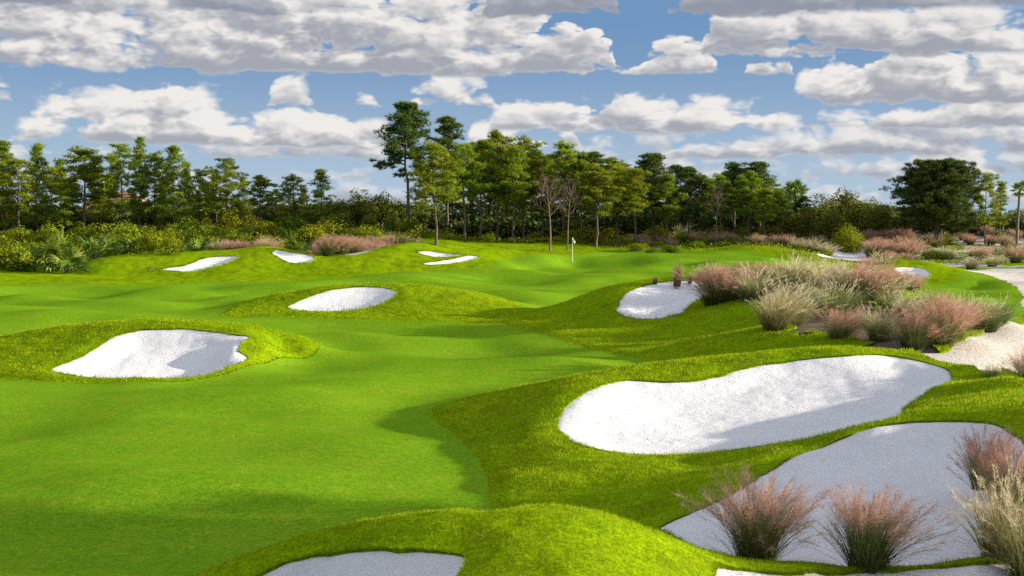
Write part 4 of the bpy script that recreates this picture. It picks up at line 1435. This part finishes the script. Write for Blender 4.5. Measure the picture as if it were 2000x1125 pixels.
def clump(seed, style):
    """blades and plumes of one clump, about one metre high"""
    g = np.random.default_rng(seed)
    B, S = Geo(), Geo()
    if style == 'muhly':
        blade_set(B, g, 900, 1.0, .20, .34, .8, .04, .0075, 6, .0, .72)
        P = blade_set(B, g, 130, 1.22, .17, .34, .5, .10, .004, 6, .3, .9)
        for q in range(P.shape[0]):
            m_ = 64
            s = 3.0 + 2.0 * g.random(m_) ** .8
            i = np.minimum(s.astype(int), 4)
            c = P[q, i] + (P[q, i + 1] - P[q, i]) * (s - i)[:, None]
            ax = unit(P[q, 5] - P[q, 3])
            d = unit(ax + rand_dirs(m_, g) * .85 + np.array([.3, 0, 0]))
            S.spikes(c, d, .06 + .13 * g.random(m_), .0036, np.clip(.5 + .2 * g.normal() + .15 * g.normal(size=m_), 0, 1), g)
    elif style == 'feather':
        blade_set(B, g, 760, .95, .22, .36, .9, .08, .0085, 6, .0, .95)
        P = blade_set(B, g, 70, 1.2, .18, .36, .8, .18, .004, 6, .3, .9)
        for q in range(P.shape[0]):
            m_ = 46
            s = 3.7 + 1.3 * g.random(m_)
            i = np.minimum(s.astype(int), 4)
            c = P[q, i] + (P[q, i + 1] - P[q, i]) * (s - i)[:, None]
            ax = unit(P[q, 5] - P[q, 4])
            d = unit(ax + rand_dirs(m_, g) * .8 + np.array([.25, 0, 0]))
            S.spikes(c, d, .035 + .06 * g.random(m_), .0038, np.clip(.55 + .2 * g.normal() + .15 * g.normal(size=m_), 0, 1), g)
    elif style == 'cord':
        blade_set(B, g, 620, 1.05, .26, .36, 1.1, .06, .011, 6, .0, .8)
        P = blade_set(B, g, 26, 1.15, .2, .3, .4, .1, .005, 6, .4, .9)
        for q in range(P.shape[0]):
            m_ = 22
            s = 3.8 + 1.2 * g.random(m_)
            i = np.minimum(s.astype(int), 4)
            c = P[q, i] + (P[q, i + 1] - P[q, i]) * (s - i)[:, None]
            S.spikes(c, unit(unit(P[q, 5] - P[q, 4]) + rand_dirs(m_, g) * .4), .04 + .03 * g.random(m_), .008, .6, g)
    else:   # dead upright stub
        blade_set(B, g, 420, .95, .20, .10, .35, .03, .011, 5, .1, .8)
        c = g.normal(size=(300, 3)) * np.array([.13, .13, .2]) + np.array([0, 0, .6])
        S.spikes(c, unit(rand_dirs(300, g) + np.array([0, 0, .4])), .15, .012, .5, g)
    return B, S


CL = {}
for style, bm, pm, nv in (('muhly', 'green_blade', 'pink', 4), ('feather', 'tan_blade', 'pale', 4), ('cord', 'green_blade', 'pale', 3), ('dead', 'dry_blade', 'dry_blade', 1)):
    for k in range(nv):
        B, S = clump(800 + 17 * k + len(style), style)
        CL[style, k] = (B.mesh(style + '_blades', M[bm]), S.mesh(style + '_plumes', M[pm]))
# straw coloured clumps with pink heads
for k in range(2):
    b, s = CL['muhly', k]
    b2 = b.copy()
    b2.materials[0] = M['tan_blade']
    CL['rosy', k] = (b2, s)
g4 = np.random.default_rng(44)
WORDS = {'muhly': 'pink plumed', 'feather': 'pale feathery', 'cord': 'green arching', 'dead': 'dry brown', 'rosy': 'straw and rose coloured'}


def put_clump(p, style, var, s, wide, label, group, lean=(0, 0)):
    o = new_obj('grass_clump', None, loc=tuple(p))
    o.rotation_euler = (lean[0], lean[1], g4.normal() * .5)
    o.scale = (s * wide, s * wide, s)
    b, q = CL[style, var % sum(1 for kk in CL if kk[0] == style)]
    new_obj('blades', b, o)
    pl = new_obj('plumes', q, o)
    pl['kind'] = 'stuff'
    return tag(o, label, 'grass clump', group)


# the five in front (photo x, y of the foot, metres ahead, height)
def front(px, d, style, var, s, wide, label, lean=(0, 0)):
    x, y, z = spot(px, d)
    put_clump((x, y, z - .06), style, var, s, wide, label, 'grass clumps in the front bunker', lean)


front(1482, 19.5, 'muhly', 0, 1.08, 1.18, 'large green clump with pink plumes in front of the shaded bunker, left one', (0, .05))
front(1700, 18.9, 'muhly', 1, 1.0, 1.12, 'green clump with pink plumes blowing right, right of the large one', (0, .08))
front(1968, 18.7, 'feather', 0, 1.25, .9, 'tall straw coloured clump at the bottom right corner')
front(1990, 20.2, 'rosy', 1, 1.35, .8, 'rose tinged clump behind the tall straw clump at right edge')
front(2030, 18.0, 'feather', 2, 1.3, .9, 'straw clump cut off by the bottom right corner')
front(1922, 22.8, 'muhly', 2, .85, .75, 'small wispy clump by the right edge of the shaded bunker')
front(1943, 36.8, 'cord', 0, .62, .75, 'small pale green clump on the sandy path at right')
front(2018, 37.6, 'muhly', 3, .9, 1.2, 'pink plumed clump at the right edge beside the sandy path')

# on the dune: photo x, y of the foot, height in px, style
DUNE = [(1398, 597, 62, 'muhly', 1.25), (1420, 592, 56, 'muhly', 1.1), (1470, 590, 66, 'feather', .9), (1500, 566, 44, 'rosy', 1), (1448, 556, 36, 'rosy', 1), (1375, 547, 30, 'feather', 1), (1405, 545, 32, 'cord', 1),
        (1322, 557, 40, 'dead', .55), (1279, 553, 13, 'dead', 1), (1347, 552, 15, 'dead', .9), (1530, 572, 60, 'cord', 1), (1556, 562, 58, 'feather', 1.1), (1582, 560, 50, 'feather', 1), (1605, 570, 52, 'feather', 1), (1638, 582, 62, 'feather', 1),
        (1660, 570, 50, 'feather', 1), (1692, 588, 64, 'rosy', 1), (1715, 592, 60, 'feather', .9), (1690, 568, 44, 'rosy', .9), (1512, 645, 80, 'feather', .8), (1545, 636, 78, 'feather', .8), (1525, 618, 56, 'feather', .9),
        (1625, 618, 62, 'cord', 1), (1650, 606, 56, 'cord', 1.1), (1600, 600, 40, 'cord', 1), (1640, 662, 52, 'rosy', 1.1), (1716, 664, 64, 'feather', .85), (1690, 640, 40, 'cord', 1), (1782, 680, 62, 'rosy', 1), (1838, 672, 80, 'rosy', .95),
        (1858, 660, 60, 'rosy', .9), (1822, 640, 54, 'feather', 1), (1762, 618, 42, 'feather', 1), (1790, 612, 44, 'cord', 1), (1812, 608, 40, 'cord', 1), (1850, 628, 46, 'cord', 1), (1890, 645, 58, 'feather', .9), (1905, 632, 44, 'cord', 1),
        (1925, 645, 54, 'cord', .9), (1945, 628, 48, 'cord', 1.1), (1880, 620, 44, 'cord', 1), (1758, 566, 34, 'rosy', 1), (1780, 570, 28, 'rosy', 1), (1740, 580, 36, 'feather', 1), (1480, 560, 40, 'feather', .9), (1575, 590, 46, 'feather', 1), (1735, 606, 40, 'cord', 1), (1560, 545, 36, 'feather', 1), (1620, 548, 36, 'feather', 1), (1515, 545, 34, 'cord', 1)]
dune = []
for (px, py, hpx, style, wide) in DUNE:
    p = cast(px, py)
    if p[1] > 84:
        p = at_depth(px, py, 78)
        p[2] = ground(np.array([p[0]]), np.array([p[1]]))[0]
    dune.append((px, p, 1.12 * hpx * p[1] / F / (1.0 if style != 'dead' else .9), style, wide))
for style in ('muhly', 'feather', 'cord', 'dead', 'rosy'):
    sel = sorted([q for q in dune if q[3] == style], key=lambda q: q[0])
    for i, (px, p, h, st, wide) in enumerate(sel):
        put_clump(p - np.array([0, 0, .04]), style, i, h, wide * 1.25, '{} grass clump on the dune above the big bunker, {} from left'.format(WORDS[style], ordinal(i)), 'grass clumps on the dune', (0, .10))


def scatter(zone, n, styles, hmin, hmax, seed, fmt, group, wide=1.3, extra=()):
    g = np.random.default_rng(seed)
    pts = list(extra)
    tries = 0
    while len(pts) < n + len(extra) and tries < 4000:
        tries += 1
        d = zone[2] + (zone[3] - zone[2]) * g.random()
        px = zone[0] + (zone[1] - zone[0]) * g.random()
        x = (px - 1000) / F * d
        xa, ya = np.array([x]), np.array([d])
        if f_fair(xa, ya)[0] > -.6 or max(sdf(xa, ya, q, 2.0)[0] for q in bunker_poly) > -.4 or f_path(xa, ya)[0] > -.3:
            continue
        if vnoise(xa / 5, ya / 5, seed)[0] < -.25:
            continue
        pts.append((px, d, styles[int(g.integers(len(styles)))], hmin + (hmax - hmin) * g.random()))
    by = {}
    for q in pts:
        by.setdefault(q[2], []).append(q)
    for style, sel in by.items():
        for i, (px, d, st, h) in enumerate(sorted(sel)):
            x, y, z = spot(px, d)
            put_clump((x, y, z - .04), style, i, h, wide, fmt.format(WORDS[style], ordinal(i)), group, (0, .08))


scatter((1190, 1600, 143, 170), 46, ['muhly', 'rosy', 'feather', 'cord', 'rosy'], .7, 1.25, 91, '{} clump on the dunes behind the green, {} from left', 'grass clumps behind the green',
        extra=[(1555, 140, 'feather', 1.2), (1570, 139, 'feather', 1.2), (1588, 139, 'feather', 1.3), (1605, 138, 'feather', 1.2), (1618, 138, 'feather', 1.1), (1330, 158, 'feather', 1.5), (1250, 150, 'muhly', 1.2)])
scatter((1690, 2050, 114, 165), 64, ['muhly', 'rosy', 'rosy', 'cord', 'feather'], .8, 1.4, 92, '{} clump on the far right dunes, {} from left', 'grass clumps on the far right dunes',
        extra=[(1700 + 12 * k, 139 + 2.5 * (k % 3), 'muhly', 1.35 + .1 * (k % 2)) for k in range(8)] + [(1690 + 14 * k, 152 + k % 3, 'muhly', 1.5) for k in range(6)])
scatter((415, 545, 126, 134), 14, ['muhly', 'muhly', 'feather', 'rosy'], 1.0, 1.6, 93, '{} clump behind the far left mound, {} from left', 'grass clumps behind the far left mound')
scatter((615, 800, 124, 139), 30, ['muhly', 'muhly', 'rosy', 'feather'], 1.1, 1.9, 94, '{} clump between the two far mounds, {} from left', 'grass clumps between the far mounds',
        extra=[(640, 122, 'muhly', 1.5), (655, 123, 'muhly', 1.6), (668, 123, 'muhly', 1.4), (725, 133, 'muhly', 1.9), (770, 133, 'muhly', 2.0), (785, 134, 'muhly', 1.9), (745, 131, 'muhly', 1.5)])
print('clumps', time.time() - _T0)

# ------------------------------------------------------------------ flagstick
def plain(name, c, rough=.5, spec=.4):
    m, N, out = mat(name)
    n = N.noise(obj_co(N), 8, 3, .6)
    principled(N, out, N.mix(N.smooth(n, .3, .7, 0, .35), c, tuple(x * .75 for x in c)), rough, spec)
    return m


fx, fy, fz = [float(q) for q in cast(1118, 511)]
flag = new_obj('golf_flag', None, loc=(fx, fy, fz))
G = Geo()
G.tube(np.array([[0, 0, -.15], [0, 0, .7], [0, 0, 1.5], [0, 0, 2.22]]), [.019, .018, .016, .014], 8)
new_obj('flagstick', G.mesh('flagstick', plain('painted stick', (.75, .74, .66)), True), flag)
G = Geo()
nx, nz = 9, 7
gx, gz = np.meshgrid(np.linspace(0, 1, nx), np.linspace(0, 1, nz), indexing='ij')
V = np.stack([-.01 + .30 * gx * (1 - .25 * gz), .05 * np.sin(gx * 6 + gz * 2) * gx, 2.2 - .36 * gz * (1 - .35 * gx) - .34 * gx], -1).reshape(-1, 3)
i_, j_ = np.meshgrid(np.arange(nx - 1), np.arange(nz - 1), indexing='ij')
a_ = (i_ * nz + j_).ravel()
G.add(V, np.concatenate([np.stack([a_, a_ + nz, a_ + nz + 1], 1), np.stack([a_, a_ + nz + 1, a_ + 1], 1)]))
new_obj('flag_cloth', G.mesh('flag_cloth', plain('white cloth', (.80, .79, .74), .9, .1), True), flag)
G = Geo()
G.tube(np.array([[0, 0, -.10], [0, 0, .012]]), [.058, .058], 16)
new_obj('cup', G.mesh('cup', plain('cup rim', (.7, .7, .68)), True), flag)
tag(flag, 'white flag hanging on a thin flagstick on the far green', 'flag')


# ------------------------------------------------------------------ houses beyond the left trees
def house(px, d, w, dep, wall_h, roof_h, wall_c, roof_c, label, rz):
    x, y, z = spot(px, d)
    o = new_obj('house', None, loc=(x, y, z))
    o.rotation_euler = (0, 0, rz)
    wm, rm = plain('house wall', wall_c, .9, .1), plain('house roof', roof_c, .8, .2)
    gm, fm = plain('window glass', (.03, .04, .05), .1, .6), plain('window frame', (.6, .6, .58))

    def box(n, lo, hi, m, parent):
        lo, hi = np.array(lo, float), np.array(hi, float)
        c = np.array([[0, 0, 0], [1, 0, 0], [1, 1, 0], [0, 1, 0], [0, 0, 1], [1, 0, 1], [1, 1, 1], [0, 1, 1]]) * (hi - lo) + lo
        f = [[0, 3, 2, 1], [4, 5, 6, 7], [0, 1, 5, 4], [1, 2, 6, 5], [2, 3, 7, 6], [3, 0, 4, 7]]
        return new_obj(n, np_mesh(n, c, f, [m], False), parent)
    box('wall', (-w / 2, -dep / 2, -.3), (w / 2, dep / 2, wall_h), wm, o)
    e = .6
    a, b, t = w / 2 + e, dep / 2 + e, wall_h
    V = np.array([[-a, -b, t - .1], [a, -b, t - .1], [a, b, t - .1], [-a, b, t - .1], [-a + dep * .45, 0, t + roof_h], [a - dep * .45, 0, t + roof_h]])
    Gr = Geo()
    Gr.add(V, [[0, 1, 5], [0, 5, 4], [1, 2, 5], [2, 3, 4], [2, 4, 5], [3, 0, 4], [0, 2, 1], [0, 3, 2]])
    roof = new_obj('roof', Gr.mesh('roof', rm), o)
    n = int(dep * 1.1)
    for k in range(n):      # roof courses
        s0 = k / n
        zz = t - .1 + (roof_h + .1) * s0 + .03
        yy = -b * (1 - s0)
        xx = a - (dep * .45) * s0
        box('roof_course', (-xx, yy - .02, zz), (xx, yy + .22, zz + .09), rm, roof)
    for k in range(4):
        cx = -w / 2 + w * (k + .5) / 4
        if k == 2:
            dr = box('door', (cx - .5, -dep / 2 - .04, 0), (cx + .5, -dep / 2 + .02, 2.1), fm, o)
            box('handle', (cx + .36, -dep / 2 - .10, 1.0), (cx + .42, -dep / 2 - .04, 1.1), gm, dr)
        else:
            wn = box('window', (cx - .7, -dep / 2 - .05, .9), (cx + .7, -dep / 2 + .02, 2.2), fm, o)
            for s in (-1, 1):
                box('pane', (cx + s * .34 - .29, -dep / 2 - .07, 1.0), (cx + s * .34 + .29, -dep / 2 - .052, 2.1), gm, wn)
    tag(o, label, 'house', 'houses beyond the left trees')


house(468, 196, 11.0, 8.0, 3.1, 2.9, (.30, .31, .32), (.20, .215, .23), 'house with a blue grey roof seen between the left pines', .12)
house(232, 222, 11.0, 8.0, 4.0, 3.4, (.42, .33, .25), (.36, .17, .10), 'house with an orange roof barely seen behind the left pines', -.1)


# ------------------------------------------------------------------ turf blades on the near banks, and ragged lips
def turf_blades(n, V, T, wfun, seed, hgt, name, label, overhang=None):
    g = np.random.default_rng(seed)
    a, b, c = V[T[:, 0]], V[T[:, 1]], V[T[:, 2]]
    ar = .5 * np.linalg.norm(np.cross(b - a, c - a), axis=1)
    cen = (a + b + c) / 3
    w = ar * wfun(cen)
    idx = g.choice(len(T), n, p=w / w.sum())
    u, v_ = g.random(n), g.random(n)
    k = u + v_ > 1
    u[k], v_[k] = 1 - u[k], 1 - v_[k]
    p = a[idx] + (b[idx] - a[idx]) * u[:, None] + (c[idx] - a[idx]) * v_[:, None]
    r = np.hypot(p[:, 0], p[:, 1])
    patch = .6 * vnoise(p[:, 0] * 2.1, p[:, 1] * 2.1, 77) + .6 * vnoise(p[:, 0] * 6.5, p[:, 1] * 6.5, 78)
    d = unit(rand_dirs(n, g) * np.array([1, 1, .3]) * .75 + np.array([0, 0, 1.0]))
    G = Geo()
    h = hgt * (.5 + .8 * g.random(n)) * (1 + .5 * patch) * np.clip(r / 26, .8, 1.3)
    G.spikes(p - np.array([0, 0, .012]), d, h, .0075 * np.clip(r / 17, .8, 4), np.clip(.45 + .25 * patch + .30 * g.normal(size=n), 0, 1), g)
    return tag(new_obj(name, G.mesh(name, M['blade'])), label, 'grass', kind='stuff')


def near_w(c):
    r = np.hypot(c[:, 0], c[:, 1])
    th = np.arctan2(c[:, 0], c[:, 1])
    return np.where((r > 12.5) & (r < 90) & (np.abs(th) < .42), 1 / np.maximum(r, 14) ** 1.9, 0)


turf_blades(480000, ROUGH_V, ROUGH_T, near_w, 5, .062, 'rough_grass', 'short tufted grass blades over the near mounds and banks')
# lips: blades lean out over the sand
g5 = np.random.default_rng(55)
LIP = Geo()
for q, tr in zip(bunker_poly, bunker_tris):
    e = border_edges(tr)
    A = np.stack([VX[e[:, 0]], VY[e[:, 0]]], 1)
    B_ = np.stack([VX[e[:, 1]], VY[e[:, 1]]], 1)
    L = np.linalg.norm(B_ - A, axis=1)
    r = np.hypot(*q.mean(0))
    n = int(min(26000, L.sum() * 3600 / r))
    idx = g5.choice(len(e), n, p=L / L.sum())
    s = g5.random(n)[:, None]
    p = A[idx] * (1 - s) + B_[idx] * s
    t = unit(B_[idx] - A[idx])
    nrm = np.stack([t[:, 1], -t[:, 0]], 1)
    eps = .05
    ins = sdf(p[:, 0] + nrm[:, 0] * eps, p[:, 1] + nrm[:, 1] * eps, q, 1.0) > sdf(p[:, 0], p[:, 1], q, 1.0)
    nrm = np.where(ins[:, None], nrm, -nrm)
    p = p - nrm * (.05 * g5.random(n))[:, None]
    z = ground(p[:, 0], p[:, 1]) - .03 * g5.random(n)
    d = unit(np.concatenate([nrm * (.7 * g5.random(n))[:, None], np.full((n, 1), .6)], 1) + rand_dirs(n, g5) * .45)
    sz = min(3.0, max(1.0, r / 26))
    clus = vnoise(p[:, 0] * 5, p[:, 1] * 5, 3)
    LIP.spikes(np.concatenate([p, z[:, None]], 1), d, (.04 + .05 * g5.random(n)) * (1 + .5 * clus) * sz, .008 * sz, np.clip(.3 + .2 * g5.normal(size=n), 0, 1), g5)
tag(new_obj('lip_grass', LIP.mesh('lip_grass', M['blade'])), 'ragged grass fringe along the lips of the bunkers', 'grass', kind='stuff')
print('done', time.time() - _T0)
